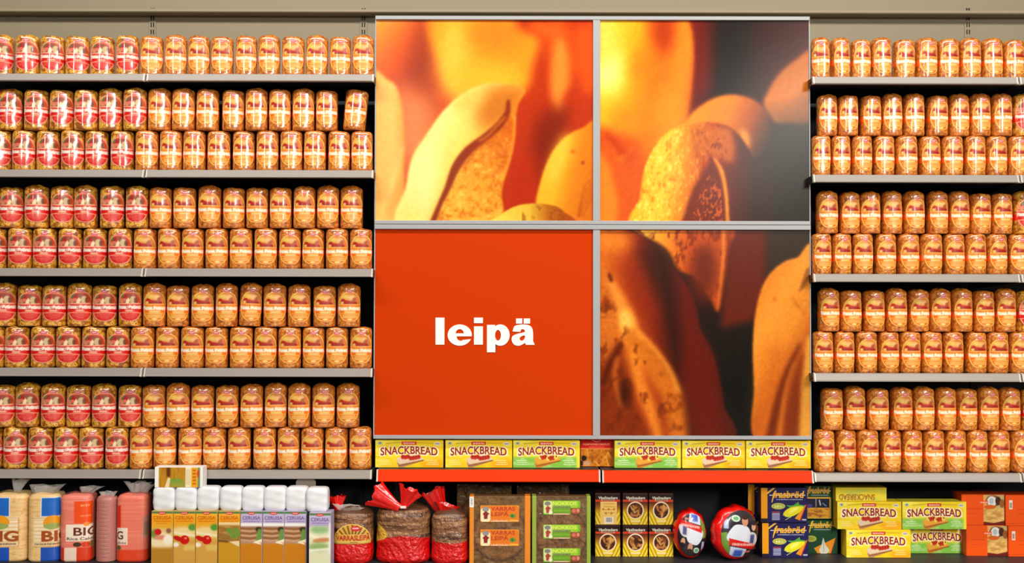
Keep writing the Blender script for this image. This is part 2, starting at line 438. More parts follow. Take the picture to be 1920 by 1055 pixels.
def poster_left_top():
    c = Canvas(33, 42, 1055, 985, 250, 232, (236, 120, 44), ss=2)
    P = c.put
    c.a[:] = c.ramp(33, 42, 300, 300, [(0, (250, 176, 78)), (.45, (240, 120, 52)), (.8, (205, 84, 40)), (1, (212, 92, 44))])
    c.ell(250, 250, 60, 260, (176, 78, 44), .1, 40)
    c.poly([(120, 330), (300, 420), (330, 560), (160, 760), (120, 600)], (240, 150, 92), 40)
    c.poly([(640, 20), (1070, 20), (1070, 620), (800, 1000), (560, 1000), (560, 420)], (202, 72, 24), 30)
    c.ell(700, 70, 60, 60, (180, 50, 16), 0, 22)
    c.poly([(290, 20), (650, 20), (690, 90), (800, 130), (770, 260), (720, 380), (440, 420), (390, 380), (330, 260)], (255, 168, 48), 16, smooth=True)
    c.ell(400, 230, 75, 190, (255, 205, 84), 0, 34)
    c.ell(560, 320, 170, 70, (255, 196, 62), 0, 30)
    c.ell(600, 110, 130, 70, (250, 150, 46), 0, 30)
    c.ell(900, 170, 60, 140, (232, 112, 34), -.2, 30)
    c.poly([(880, 130), (930, 180), (945, 330), (915, 400), (905, 485), (875, 470), (850, 340)], (246, 158, 66), 13, smooth=True)
    c.poly([(960, 80), (1060, 60), (1060, 380), (1010, 400), (960, 260)], (232, 104, 34), 20)
    c.ell(830, 90, 90, 26, (236, 122, 40), .3, 16)
    c.ell(820, 640, 55, 190, (148, 46, 18), .15, 32)
    c.ell(880, 560, 40, 130, (150, 52, 22), .3, 26)
    c.ell(720, 820, 60, 160, (198, 62, 14), .2, 30)
    c.a = boxblur(c.a, 9 / c.dx)
    # pale loaf at the left edge
    m = boxblur(c.mask_poly(spline([(0, 330), (90, 325), (140, 380), (165, 520), (168, 700), (150, 1010), (0, 1010)])), 7 / c.dx)
    c.put(m, c.ramp(33, 0, 170, 0, [(0, (252, 196, 112)), (.6, (253, 206, 122)), (1, (250, 176, 84))]))
    c.line([(150, 1000), (100, 940), (150, 800)], 20, (240, 160, 70), 14, .7)
    c.line([(45, 1000), (100, 860), (160, 640)], 14, (255, 222, 140), 10, .8)
    # main loaf
    loaf = spline([(150, 1020), (178, 820), (205, 690), (265, 590), (350, 470), (450, 385), (560, 342), (670, 345), (735, 372), (700, 440), (686, 540), (676, 640), (650, 750), (622, 850), (600, 1020)])
    m = boxblur(c.mask_poly(loaf), 4 / c.dx)
    c.put(m, c.ramp(200, 640, 640, 900, [(0, (255, 226, 128)), (.12, (255, 242, 160)), (.4, (254, 224, 118)), (.62, (248, 182, 66)), (1, (226, 132, 38))]))
    top = boxblur(c.mask_poly(spline([(520, 400), (600, 350), (700, 350), (740, 380), (700, 470), (640, 520), (560, 560), (500, 520)])), 30 / c.dx) * m
    c.put(top, (214, 128, 44), alpha=.85)
    c.ell(470, 420, 90, 40, (250, 205, 100), -.5, 22, .8)
    c.ell(270, 800, 60, 190, (255, 248, 178), .1, 34, .8)
    right = boxblur(c.mask_poly(spline([(650, 500), (684, 520), (672, 650), (640, 780), (600, 1010), (330, 1010), (380, 850), (450, 700), (560, 600)])), 5 / c.dx)
    c.put(right * m, c.ramp(400, 900, 690, 600, [(0, (250, 190, 74)), (.5, (244, 174, 60)), (1, (226, 128, 40))]))
    g = .6 * c.noise(34, 26, 5, 3) + .4 * c.noise(12, 12, 6, 2)
    c.put(right * m * np.clip((g - .5) * 5, 0, 1), (214, 112, 26), alpha=.55)
    c.put(right * m * np.clip((.42 - g) * 6, 0, 1), (255, 224, 130), alpha=.55)
    c.line([(655, 425), (650, 480), (610, 540), (540, 600), (465, 660), (410, 735), (372, 830), (335, 910), (300, 1000)], [16, 26, 34, 36, 42, 40, 28, 22, 28], (160, 62, 18), 5, .95, True)
    c.line([(455, 770), (460, 720), (500, 660), (560, 620), (620, 630), (645, 680), (630, 730), (570, 780)], 12, (206, 110, 34), 6, .55, True)
    c.line([(684, 500), (682, 600), (655, 720), (620, 800)], 9, (250, 178, 74), 4, .8, True)
    c.line([(640, 500), (560, 585), (520, 610)], 10, (246, 172, 70), 4, .6, True)
    # right loaf
    m = boxblur(c.mask_poly(spline([(785, 900), (815, 770), (860, 665), (925, 590), (1000, 550), (1090, 540), (1110, 1010), (960, 1010), (800, 1000)])), 4 / c.dx)
    c.put(m, c.ramp(800, 800, 1060, 860, [(0, (250, 196, 62)), (.3, (250, 192, 56)), (.6, (236, 152, 36)), (1, (226, 130, 30))]))
    c.ell(890, 690, 36, 130, (255, 218, 92), .35, 18, .7)
    for k in range(5):
        c.line([(1050, 790 + 20 * k), (1010, 830 + 30 * k), (985, 960)], 7, (190, 92, 16), 5, .5, True)
    c.ell(1005, 712, 9, 9, (190, 100, 24), 0, 3); c.ell(960, 660, 14, 9, (220, 130, 30), 0, 5)
    # small loaf at the bottom
    m = boxblur(c.mask_poly(spline([(570, 1010), (620, 955), (690, 915), (770, 902), (850, 908), (910, 935), (965, 1010)])), 3 / c.dx)
    c.put(m, c.ramp(600, 960, 950, 960, [(0, (246, 222, 100)), (.45, (236, 196, 76)), (.7, (200, 124, 36)), (1, (188, 92, 22))]))
    c.put(m * np.clip((c.noise(22, 22, 9, 2) - .52) * 6, 0, 1) * (c.X > 720), (168, 88, 22), alpha=.6)
    c.grain(14, 14, .03, 3)
    return c

def poster_right_top():
    c = Canvas(60, 42, 1047, 993, 245, 236, (96, 26, 12), ss=2)
    c.a[:] = c.ramp(480, 0, 1050, 120, [(0, (150, 36, 8)), (.2, (110, 30, 12)), (.4, (40, 24, 16)), (.6, (66, 24, 14)), (1, (84, 22, 14))])
    c.ell(680, 230, 80, 200, (34, 24, 18), -.15, 36)
    c.ell(540, 250, 40, 170, (128, 30, 10), 0, 26)
    c.rect(830, 480, 1060, 1010, (52, 42, 36), 34)
    c.ell(760, 760, 90, 240, (70, 36, 24), 0, 34)
    # blurred loaf at left
    m = boxblur(c.mask_poly(spline([(30, 20), (200, -30), (440, 0), (492, 80), (506, 200), (500, 330), (486, 440), (450, 560), (330, 640), (230, 760), (30, 640)])), 7 / c.dx)
    c.put(m, c.ramp(80, 250, 500, 330, [(0, (252, 206, 62)), (.3, (248, 178, 40)), (.6, (232, 132, 20)), (.9, (240, 150, 34)), (1, (228, 124, 24))]))
    c.ell(115, 290, 60, 110, (255, 244, 150), .1, 34)
    c.ell(90, 130, 60, 100, (244, 216, 110), 0, 34, .8)
    c.poly([(300, 30), (420, 30), (410, 160), (340, 230), (300, 110)], (186, 66, 8), 26, .9)
    c.ell(455, 200, 26, 190, (238, 150, 40), 0, 14, .8)
    c.ell(270, 250, 60, 90, (222, 138, 26), .4, 26, .7)
    c.ell(380, 480, 90, 110, (244, 160, 36), 0, 34, .8)
    c.ell(200, 520, 110, 70, (244, 150, 30), 0, 30, .8)
    c.poly([(40, 540), (240, 600), (300, 760), (240, 1010), (40, 1010)], (222, 106, 32), 18)
    c.poly([(40, 620), (110, 740), (150, 900), (140, 1010), (40, 1010)], (240, 148, 46), 10)
    c.line([(90, 580), (150, 640), (190, 690), (215, 660)], 22, (190, 60, 10), 12, .9, True)
    c.line([(150, 700), (180, 690), (220, 650)], 10, (246, 170, 60), 6, .8, True)
    c.a = boxblur(c.a, 7 / c.dx)
    # loaf at right edge
    m = boxblur(c.mask_poly(spline([(1070, 195), (985, 225), (900, 300), (850, 380), (830, 440), (870, 520), (950, 530), (1070, 500)])), 8 / c.dx)
    c.put(m, c.ramp(860, 250, 960, 560, [(0, (190, 116, 40)), (.5, (206, 128, 44)), (1, (120, 76, 40))]))
    # loaf behind
    m = boxblur(c.mask_poly(spline([(440, 600), (480, 500), (560, 430), (650, 395), (740, 400), (820, 440), (870, 520), (850, 640), (780, 700), (700, 640)])), 6 / c.dx)
    c.put(m, c.ramp(520, 450, 860, 600, [(0, (240, 160, 44)), (.4, (226, 140, 34)), (.7, (176, 92, 28)), (1, (70, 46, 32))]))
    c.ell(745, 600, 20, 50, (240, 176, 70), -.3, 10, .8)
    # main loaf
    loaf = spline([(238, 1020), (250, 880), (278, 725), (340, 612), (430, 545), (540, 528), (640, 535), (705, 575), (760, 650), (800, 740), (825, 880), (832, 1020)])
    m = boxblur(c.mask_poly(loaf), 4 / c.dx)
    c.put(m, c.ramp(260, 760, 800, 820, [(0, (246, 196, 60)), (.2, (250, 204, 74)), (.38, (234, 150, 36)), (.55, (190, 84, 16)), (.75, (118, 44, 16)), (1, (66, 36, 24))]))
    c.put(boxblur(c.mask_poly([(500, 545), (680, 545), (700, 640), (690, 720), (600, 690), (520, 690)]), 12 / c.dx) * m, (206, 118, 30), alpha=.9)
    g = .5 * c.noise(26, 34, 21, 3) + .5 * c.noise(9, 15, 25, 2)
    lf = m * np.clip((600 - c.X) / 200, 0, 1)
    c.put(lf * np.clip((g - .54) * 6, 0, 1), (218, 128, 26), alpha=.6)
    c.put(lf * np.clip((.44 - g) * 6, 0, 1), (255, 232, 126), alpha=.7)
    c.put(m * np.clip(1 - np.abs(c.X - 590) / 110, 0, 1) * np.clip((g - .55) * 6, 0, 1), (120, 44, 8), alpha=.7)
    c.poly([(592, 690), (560, 740), (500, 840), (440, 1010), (640, 1010), (640, 820)], (126, 46, 10), 6, .9)
    cm = c.mask_poly([(570, 760), (480, 1010), (640, 1010), (630, 820)])
    c.put(cm * np.clip((c.noise(9, 13, 33, 2) - .5) * 5, 0, 1), (216, 116, 30), alpha=.8)
    c.line([(600, 695), (635, 760), (655, 870), (662, 1000)], [10, 20, 18, 16], (240, 166, 56), 4, .95, True)
    c.line([(495, 560), (510, 640), (540, 690)], 8, (176, 90, 20), 4, .7, True)
    c.line([(430, 600), (410, 680), (440, 780), (400, 900)], 10, (255, 220, 110), 6, .5, True)
    c.grain(12, 12, .04, 4)
    return c

def poster_right_bottom():
    c = Canvas(66, 52, 1062, 1025, 245, 240, (48, 30, 18), ss=2)
    c.a[:] = c.ramp(640, 100, 720, 800, [(0, (92, 44, 24)), (.4, (52, 32, 20)), (1, (26, 24, 18))])
    c.rect(850, 30, 1080, 260, (70, 54, 40), 18)
    c.poly([(660, 30), (850, 30), (850, 330), (800, 480), (640, 520)], (116, 44, 20), 14)
    c.ell(560, 300, 90, 120, (84, 34, 16), 0, 26)
    # tail of the loaf above
    tail = c.mask_poly(spline([(230, 30), (680, 30), (672, 150), (655, 300), (628, 440), (590, 380), (520, 280), (440, 240), (380, 140)]))
    c.put(boxblur(tail, 6 / c.dx), c.ramp(250, 60, 660, 100, [(0, (248, 206, 96)), (.3, (240, 160, 50)), (.6, (200, 96, 26)), (1, (190, 90, 30))]))
    c.ell(560, 250, 60, 130, (120, 48, 18), 0, 22, .9)
    c.put(boxblur(tail, 3 / c.dx) * np.clip((c.noise(18, 40, 41, 3) - .52) * 6, 0, 1), (140, 56, 14), alpha=.75)
    c.line([(655, 40), (652, 180), (636, 330), (624, 430)], [18, 16, 10, 4], (226, 138, 50), 4, .9, True)
    # left loaf
    m = boxblur(c.mask_poly(spline([(30, 90), (110, 58), (210, 58), (320, 120), (400, 215), (480, 320), (525, 420), (548, 530), (605, 640), (635, 760), (655, 880), (672, 1050), (30, 1050)])), 5 / c.dx)
    c.put(m, c.ramp(100, 400, 560, 330, [(0, (214, 120, 40)), (.25, (196, 92, 26)), (.45, (140, 50, 14)), (.62, (70, 30, 14)), (.8, (116, 36, 16)), (1, (96, 34, 18))]))
    c.ell(130, 110, 90, 50, (232, 146, 54), 0, 24, .9)
    c.ell(330, 260, 50, 150, (70, 32, 14), -.4, 30, .8)
    c.ell(250, 330, 60, 160, (150, 52, 12), -.4, 30, .7)
    c.poly([(500, 480), (600, 640), (650, 1050), (520, 1050), (440, 760)], (118, 34, 14), 26, .9)
    c.line([(110, 300), (150, 370), (190, 470), (215, 560)], [40, 60, 80, 90], (236, 160, 66), 13, .95, True)
    c.ell(195, 500, 34, 70, (255, 212, 110), -.2, 16, .9)
    c.line([(215, 560), (280, 640), (350, 740), (410, 850), (440, 1040)], [90, 100, 100, 100, 90], (214, 128, 38), 16, .95, True)
    c.line([(250, 540), (330, 620), (400, 720), (440, 820)], 22, (244, 172, 70), 9, .8, True)
    c.line([(230, 640), (250, 760), (300, 880), (340, 1040)], 56, (238, 158, 58), 14, .8, True)
    c.poly([(60, 560), (160, 590), (200, 700), (240, 860), (330, 1050), (60, 1050)], (140, 56, 14), 14, .9)
    c.line([(165, 600), (120, 680), (85, 780)], 24, (92, 34, 10), 8, .9, True)
    c.line([(150, 660), (140, 760), (170, 880)], 20, (214, 128, 50), 8, .8, True)
    c.ell(190, 820, 26, 70, (74, 28, 8), 0, 12, .9)
    c.poly([(56, 120), (110, 300), (150, 480), (150, 590), (56, 720)], (214, 128, 46), 12, .85)
    c.ell(118, 280, 8, 24, (110, 44, 10), -.3, 4); c.ell(95, 400, 14, 40, (160, 72, 18), 0, 8)
    lo = boxblur(c.mask_poly([(60, 280), (220, 560), (460, 860), (470, 1050), (60, 1050)]), 10 / c.dx)
    c.put(lo * np.clip((c.noise(40, 52, 51, 3) - .54) * 5, 0, 1), (120, 48, 10), alpha=.6)
    # right loaf
    m = boxblur(c.mask_poly(spline([(806, 1050), (795, 800), (790, 620), (798, 480), (825, 350), (870, 262), (935, 206), (1000, 184), (1090, 176), (1110, 1050)])), 4 / c.dx)
    c.put(m, c.ramp(800, 400, 1050, 560, [(0, (226, 146, 48)), (.3, (236, 160, 62)), (.7, (226, 150, 54)), (1, (196, 112, 36))]))
    c.ell(880, 800, 60, 220, (208, 116, 36), .1, 34, .7)
    c.line([(1015, 590), (960, 710), (915, 840), (870, 1040)], [12, 30, 36, 44], (120, 50, 14), 8, .9, True)
    c.line([(1030, 640), (1000, 760), (985, 880), (970, 1040)], [20, 50, 80, 90], (132, 56, 18), 12, .85, True)
    c.line([(985, 680), (945, 800), (915, 1030)], 10, (210, 132, 48), 6, .8, True)
    c.poly([(1045, 560), (1070, 540), (1070, 1050), (1005, 1050), (1020, 800)], (222, 168, 78), 8, .9)
    c.line([(1060, 250), (1020, 330), (1010, 345)], [40, 14, 3], (150, 96, 40), 5, .8)
    c.line([(975, 370), (1010, 420), (1040, 450)], 10, (190, 110, 36), 6, .7)
    c.ell(895, 380, 10, 10, (210, 124, 40), 0, 5)
    c.grain(12, 12, .05, 6)
    return c

def poster(canvas, px0, px1, py0, py1, label, gain=1.0):
    x0, x1 = at(px0, 425, SY).x, at(px1, 425, SY).x
    z0, z1 = zz(py1), zz(py0)
    canvas.a = 255 * (np.clip(canvas.a, 0, 255) / 255) ** 1.28 * gain
    body = sbox('poster_panel', x0, x1, z0, z1, .0005, .006, M['board'], 0)
    body['label'] = label
    me = canvas.mesh('bread_photo', lambda u, v: (x0 - ox + u * (x1 - x0), np.full_like(u, -.0003), z1 - oz - v * (z1 - z0)))
    link('bread_photo', me, M['poster'], body)
poster(poster_left_top(), 704, 1112, 38, 414, 'poster panel of pale golden loaves', .97)
poster(poster_right_top(), 1124.5, 1517.5, 38, 414, 'poster panel with a floury loaf against dark background', 1.02)
poster(poster_right_bottom(), 1124.5, 1517.5, 430.5, 816, 'poster panel of dark shaded loaves', 1.04)
x0, x1 = at(704, 425, SY).x, mx0
op = sbox('orange_panel', x0, x1, zz(816), zz(430), 0.0, .006, M['orange_panel'], 0)
op['label'] = 'plain orange panel with white lettering'

def letters():
    k = 1 / 2.511
    def W(p):                                         # traced outline to metres on the panel
        q = at(690 + p[0] * k, 410 + p[1] * k, SY)
        return (q.x, q.z)
    def arc(cx, cy, rx, ry, a0, a1, n=18):
        return [(cx + rx * math.cos(math.radians(a)), cy + ry * math.sin(math.radians(a))) for a in np.linspace(a0, a1, n)]
    L = []
    L.append([[(318, 465), (360, 465), (360, 592), (318, 592)]])
    e = [(488, 553), (418, 553)] + arc(436, 552, 19, 22, 170, 55, 10) + [(486, 566)] + arc(432, 547, 57, 50, 25, 355, 40)
    L.append([e, arc(432, 539, 19, 20, 180, 360, 14)])
    L.append([[(499, 506), (541, 506), (541, 592), (499, 592)], [(499, 465), (541, 465), (541, 491), (499, 491)]])
    p = [(560, 499), (598, 499), (598, 511)] + arc(623, 547, 44, 50, 238, 360 + 122, 40) + [(600, 587), (600, 628), (560, 628)]
    L.append([p, arc(612, 548, 14, 25, 0, 340, 24)])
    a = [(680, 530)] + list(map(tuple, spline([(682, 524), (692, 504), (728, 497), (762, 503), (776, 526), (777, 574)], 5, False))) + [(785, 593), (743, 593), (739, 583)] + \
        list(map(tuple, spline([(736, 586), (712, 597), (688, 592), (676, 570), (682, 551), (705, 541), (736, 533), (737, 524), (728, 519), (720, 523), (717, 532)], 5, False)))
    L.append([a, list(map(tuple, spline([(738, 549), (722, 553), (714, 562), (718, 572), (729, 572), (737, 563)], 4)))[::-1], [(697, 469), (726, 469), (726, 493), (697, 493)], [(733, 469), (763, 469), (763, 493), (733, 493)]])
    for contours in L:
        cu = bpy.data.curves.new('letter', 'CURVE'); cu.dimensions = '2D'; cu.fill_mode = 'BOTH'; cu.extrude = .0012
        for ct in contours:
            sp = cu.splines.new('POLY'); sp.points.add(len(ct) - 1); sp.use_cyclic_u = True
            for q, c in zip(sp.points, ct):
                w = W(c); q.co = (w[0] - ox, w[1] - oz, 0, 1)
        ob = bpy.data.objects.new('letter', cu)
        me = bpy.data.meshes.new_from_object(ob)
        bpy.data.objects.remove(ob); bpy.data.curves.remove(cu)
        o = link('letter', me, M['white'], op)
        o.rotation_euler = (math.pi / 2, 0, 0); o.location = (0, -.0012, 0)
letters()

# ------------------------------------------------------------------ bread bags
def crumb_mat(name, c_dark, c_mid, c_light, scale, rings):
    m = new_mat(name, rough=.42, coat=.9, coat_rough=.12); m.node_tree.nodes['Principled BSDF'].inputs['Coat IOR'].default_value = 1.9
    nt, N, L, p = nodes_of(m)
    tc = N.new('ShaderNodeTexCoord'); oi = N.new('ShaderNodeObjectInfo')
    mu = N.new('ShaderNodeMath'); mu.operation = 'MULTIPLY'; mu.inputs[1].default_value = 53.0
    ad = N.new('ShaderNodeVectorMath'); ad.operation = 'ADD'
    L.new(oi.outputs['Random'], mu.inputs[0]); L.new(tc.outputs['Object'], ad.inputs[0]); L.new(mu.outputs[0], ad.inputs[1])
    vo = N.new('ShaderNodeTexVoronoi'); vo.feature = 'F1' if rings else 'SMOOTH_F1'
    vo.inputs['Scale'].default_value = scale; L.new(ad.outputs[0], vo.inputs['Vector'])
    nz = N.new('ShaderNodeTexNoise'); nz.inputs['Scale'].default_value = scale * 1.7; nz.inputs['Detail'].default_value = 2
    L.new(ad.outputs[0], nz.inputs['Vector'])
    mx = N.new('ShaderNodeMath'); mx.operation = 'ADD'
    L.new(vo.outputs['Distance'], mx.inputs[0])
    k = N.new('ShaderNodeMath'); k.operation = 'MULTIPLY_ADD'; k.inputs[1].default_value = .5; k.inputs[2].default_value = -.25
    L.new(nz.outputs[0], k.inputs[0]); L.new(k.outputs[0], mx.inputs[1])
    cr = N.new('ShaderNodeValToRGB'); L.new(mx.outputs[0], cr.inputs[0])
    e = cr.color_ramp.elements
    if rings:                                         # little rings with a dark hole
        e[0].position = .05; e[0].color = c_dark; e[1].position = .80; e[1].color = c_dark
        for pos, c in ((.17, c_mid), (.33, c_light), (.52, c_mid)):
            q = e.new(pos); q.color = c
    else:
        e[0].position = .05; e[0].color = c_light; e[1].position = .85; e[1].color = c_dark
        q = e.new(.45); q.color = c_mid
    L.new(cr.outputs[0], p.inputs['Base Color'])
    b = N.new('ShaderNodeBump'); b.inputs['Strength'].default_value = .035; b.inputs['Distance'].default_value = .002
    wz = N.new('ShaderNodeTexNoise'); wz.inputs['Scale'].default_value = 26; wz.inputs['Detail'].default_value = 2
    L.new(ad.outputs[0], wz.inputs['Vector']); L.new(wz.outputs[0], b.inputs['Height'])
    L.new(b.outputs[0], p.inputs['Coat Normal']); L.new(b.outputs[0], p.inputs['Normal'])
    return m
M['crumb_red'] = crumb_mat('golden_ring_crumb_in_film', lin(150, 76, 8), lin(206, 136, 28), lin(250, 196, 76), 62, True)
M['crumb_orange'] = crumb_mat('fine_tan_crumb_in_film', lin(130, 46, 4), lin(204, 112, 30), lin(246, 170, 70), 95, False)
M['label_film'] = print_mat('printed_label_under_film', .4, .9, .12, (20, .035, .002))
M['band_red'] = add_bump(new_mat('red_band_film', lin(232, 14, 4), .4, 0, .9, .12), 20, .035)
M['band_orange'] = add_bump(new_mat('orange_band_film', lin(248, 104, 4), .4, 0, .9, .12), 20, .035)

for k_ in ('label_film', 'band_red', 'band_orange'):
    M[k_].node_tree.nodes['Principled BSDF'].inputs['Coat IOR'].default_value = 1.9

class BagShape:
    def __init__(s, w, d, h, n=2.5, lump=.012, seed=0, end=.055, dome=.010):
        s.a, s.b, s.h, s.n, s.lump, s.end, s.dome = w / 2, d / 2, h, n, lump, end, dome
        r = random.Random(seed); s.ph = [r.uniform(0, 6.28) for _ in range(4)]
        s.tilt = r.uniform(-.5, .5)
    def pt(s, phi, z, off=0.0, rho=1.0):
        t = np.clip(z / s.h, 0, 1)
        e0 = np.clip(t / s.end, 0, 1); e1 = np.clip((1 - t) / (s.end * 1.5), 0, 1)
        sc = 1 - .09 * (1 - e0) ** 2.2 - .12 * (1 - e1) ** 2.2
        sc = sc * (1 + s.lump * (np.sin(2 * phi + s.ph[0] + 1.5 * t) + .4 * np.sin(5 * phi + s.ph[1] - 1.2 * t) + .6 * np.sin(17 * t + s.ph[2])))
        sx, cx = np.sin(phi), np.cos(phi); k = 2 / s.n
        x = s.a * np.sign(sx) * np.abs(sx) ** k * sc * rho; y = -s.b * np.sign(cx) * np.abs(cx) ** k * sc * rho
        L = np.hypot(x, y) + 1e-9
        return x * (1 + off / L), y * (1 + off / L), z
    def body(s, name, nseg=28, nz=11):
        zs = np.concatenate([[0, .25, .6, 1], np.linspace(1.6, 1 / s.end - 2.2, nz - 7), [1 / s.end - 1.5, 1 / s.end - .8, 1 / s.end - .3, 1 / s.end]]) * s.end * s.h
        ph = np.linspace(0, 2 * math.pi, nseg, endpoint=False) + .001
        V, F = [], []
        for z in zs:
            x, y, _ = s.pt(ph, np.full_like(ph, z)); V += [(a, b, z) for a, b in zip(x, y)]
        nr = len(zs)
        for rho in (.72, .38):
            x, y, _ = s.pt(ph, np.full_like(ph, s.h), 0, rho)
            V += [(a, b, s.h + s.dome * (1 - rho ** 2) + .006 * s.tilt * a / s.a + .0025 * math.sin(3 * p + s.ph[3])) for a, b, p in zip(x, y, ph)]
        V.append((0, 0, s.h + s.dome)); top = len(V) - 1
        for r in range(nr + 1):
            for i in range(nseg):
                j = (i + 1) % nseg
                F.append((r * nseg + i, r * nseg + j, (r + 1) * nseg + j, (r + 1) * nseg + i))
        o = (nr + 1) * nseg
        F += [(o + i, o + (i + 1) % nseg, top) for i in range(nseg)]
        F.append(tuple(range(nseg))[::-1])
        return mesh(name, V, F, True)
    def patch(s, name, canvas, ph0, ph1, z0, z1, off=.0008, rowwidth=None):
        q = np.linspace(ph0, ph1, 400); k = 2 / s.n    # lay the sheet on evenly along the outline
        X = s.a * np.sign(np.sin(q)) * np.abs(np.sin(q)) ** k; Y = -s.b * np.abs(np.cos(q)) ** k * np.sign(np.cos(q))
        L = np.concatenate([[0], np.cumsum(np.hypot(np.diff(X), np.diff(Y)))]); L /= L[-1]
        return canvas.mesh(name, lambda u, v: s.pt(np.interp(u, L, q), z1 + v * (z0 - z1), off), rowwidth=rowwidth)
    def band(s, name, z0, z1, off=.0005, n=40, ph0=-2.2, ph1=2.2):
        ph = np.linspace(ph0, ph1, n); V = []
        for z in np.linspace(z1, z0, 4):
            x, y, _ = s.pt(ph, np.full_like(ph, z), off); V += list(zip(x, y, [z] * n))
        F = [((r + 1) * n + i, (r + 1) * n + i + 1, r * n + i + 1, r * n + i) for r in range(3) for i in range(n - 1)]
        return mesh(name, V, F, True)

def red_label():
    c = Canvas(770, 150, 1310, 855, 42, 60, (208, 18, 8))
    c.a[:] = (214, 20, 8)
    c.ell(1060, 330, 215, 160, (236, 96, 44)); c.ell(1050, 350, 170, 150, (196, 60, 30))
    c.ell(1010, 330, 140, 130, (150, 64, 34)); c.ell(1100, 350, 60, 90, (206, 180, 130)); c.ell(1150, 360, 34, 70, (120, 60, 30))
    c.ell(890, 250, 55, 55, (92, 120, 60)); c.ell(880, 370, 60, 50, (222, 150, 110))
    c.ell(960, 290, 40, 66, (176, 16, 16)); c.ell(940, 350, 50, 40, (230, 110, 90))
    c.poly([(1012, 290), (1040, 350), (1030, 430), (960, 430), (975, 370)], (250, 226, 180))
    c.rect(770, 425, 1310, 560, (222, 40, 26)); c.rect(770, 425, 1310, 450, (250, 180, 150))
    c.rect(800, 482, 1285, 548, (244, 150, 128))
    c.text('Pienet Pyöreät', 1040, 555, 84, (255, 246, 232), 505, .06)
    c.line([(985, 470), (985, 540), (1015, 545)], 10, (120, 30, 40)); c.line([(1030, 575), (1046, 540)], 10, (120, 30, 40))
    c.rect(770, 560, 1310, 640, (222, 16, 6)); c.rect(960, 575, 1100, 612, (250, 190, 160))
    c.squiggle(970, 612, 1095, 16, (150, 40, 30), 3)
    c.line([(770, 668), (1040, 632), (1310, 668)], 26, (252, 150, 120), smooth=True)
    for i, (a, b) in enumerate(((900, 1180), (880, 1190), (900, 1180), (970, 1100))):
        c.squiggle(a, 662 + 32 * i, b, 15, (250, 128, 110), 5 + i)
    d = ((c.X - 1040) / 270) ** 2 + ((c.Y - 502) / 352) ** 2
    c.put((np.abs(np.abs(c.X - 1040) / 270 - .92 * np.sqrt(np.clip(1 - ((c.Y - 502) / 352) ** 2, 0, 1))) < .065).astype(float) * ((c.Y < 430) | (c.Y > 640)), (254, 168, 136))
    c.put((d > .9).astype(float) * ((c.Y < 250) | (c.Y > 780)), (254, 168, 136))
    return c

def orange_label():
    c = Canvas(290, 160, 800, 860, 42, 60, (240, 140, 40))
    c.a[:] = c.ramp(0, 160, 0, 470, [(0, (222, 116, 24)), (.5, (220, 134, 40)), (1, (200, 104, 30))])
    c.ell(450, 280, 90, 60, (240, 196, 92), soft=20); c.ell(590, 300, 80, 60, (244, 190, 120), soft=16)
    c.ell(650, 380, 70, 90, (176, 84, 40), soft=10); c.ell(700, 330, 40, 120, (226, 128, 70), soft=10)
    c.poly([(360, 380), (400, 320), (440, 330), (470, 360), (600, 380), (680, 400), (690, 440), (440, 440), (420, 380), (380, 390)], (186, 26, 10))
    c.rect(430, 410, 690, 450, (150, 16, 10)); c.ell(390, 420, 30, 30, (246, 200, 120))
    c.rect(290, 445, 800, 480, (252, 168, 76)); c.rect(290, 476, 800, 600, (244, 132, 24)); c.rect(315, 510, 780, 585, (252, 196, 112))
    
    c.text('Pienet Pyöreät', 545, 588, 84, (255, 250, 232), 486, .06)
    c.line([(505, 490), (505, 560)], 9, (130, 80, 40))
    c.rect(290, 595, 800, 680, (250, 118, 14))
    c.rect(440, 608, 660, 660, (254, 206, 110)); c.squiggle(440, 628, 660, 22, (206, 186, 110), 3)
    c.line([(290, 690), (420, 662)], 22, (254, 170, 60)); c.line([(660, 662), (800, 690)], 22, (254, 170, 60))
    c.rect(290, 684, 800, 860, (236, 122, 18))
    for i, (a, b) in enumerate(((415, 690), (400, 700), (410, 690))):
        c.rect(a, 676 + 36 * i, b, 676 + 36 * i + 18, (254, 216, 126)); c.squiggle(a + 10, 680 + 36 * i, b - 10, 14, (226, 190, 90), i)
    c.ell(545, 800, 50, 22, (254, 222, 130))
    c.put((np.abs(np.abs(c.X - 545) / 255 - .925 * np.sqrt(np.clip(1 - ((c.Y - 510) / 350) ** 2, 0, 1))) < .06).astype(float) * ((c.Y < 470) | (c.Y > 600)), (255, 202, 96))
    d = ((c.X - 545) / 255) ** 2 + ((c.Y - 510) / 350) ** 2
    c.put((d > .9).astype(float) * ((c.Y < 260) | (c.Y > 780)), (255, 202, 96))
    return c

def badge(c1, c2):
    c = Canvas(0, 0, 100, 60, 12, 8, c1)
    c.ell(50, 30, 40, 20, c2); c.rect(24, 22, 76, 32, (250, 226, 226)); c.rect(30, 40, 70, 46, (240, 150, 150))
    return c
def oval(v):
    return np.sqrt(np.clip(1 - (2 * v - 1) ** 2, 0.0004, 1)) ** .85
C_RED, C_ORANGE, C_BR, C_BO = red_label(), orange_label(), badge((250, 176, 168), (206, 30, 40)), badge((250, 190, 150), (206, 40, 50))

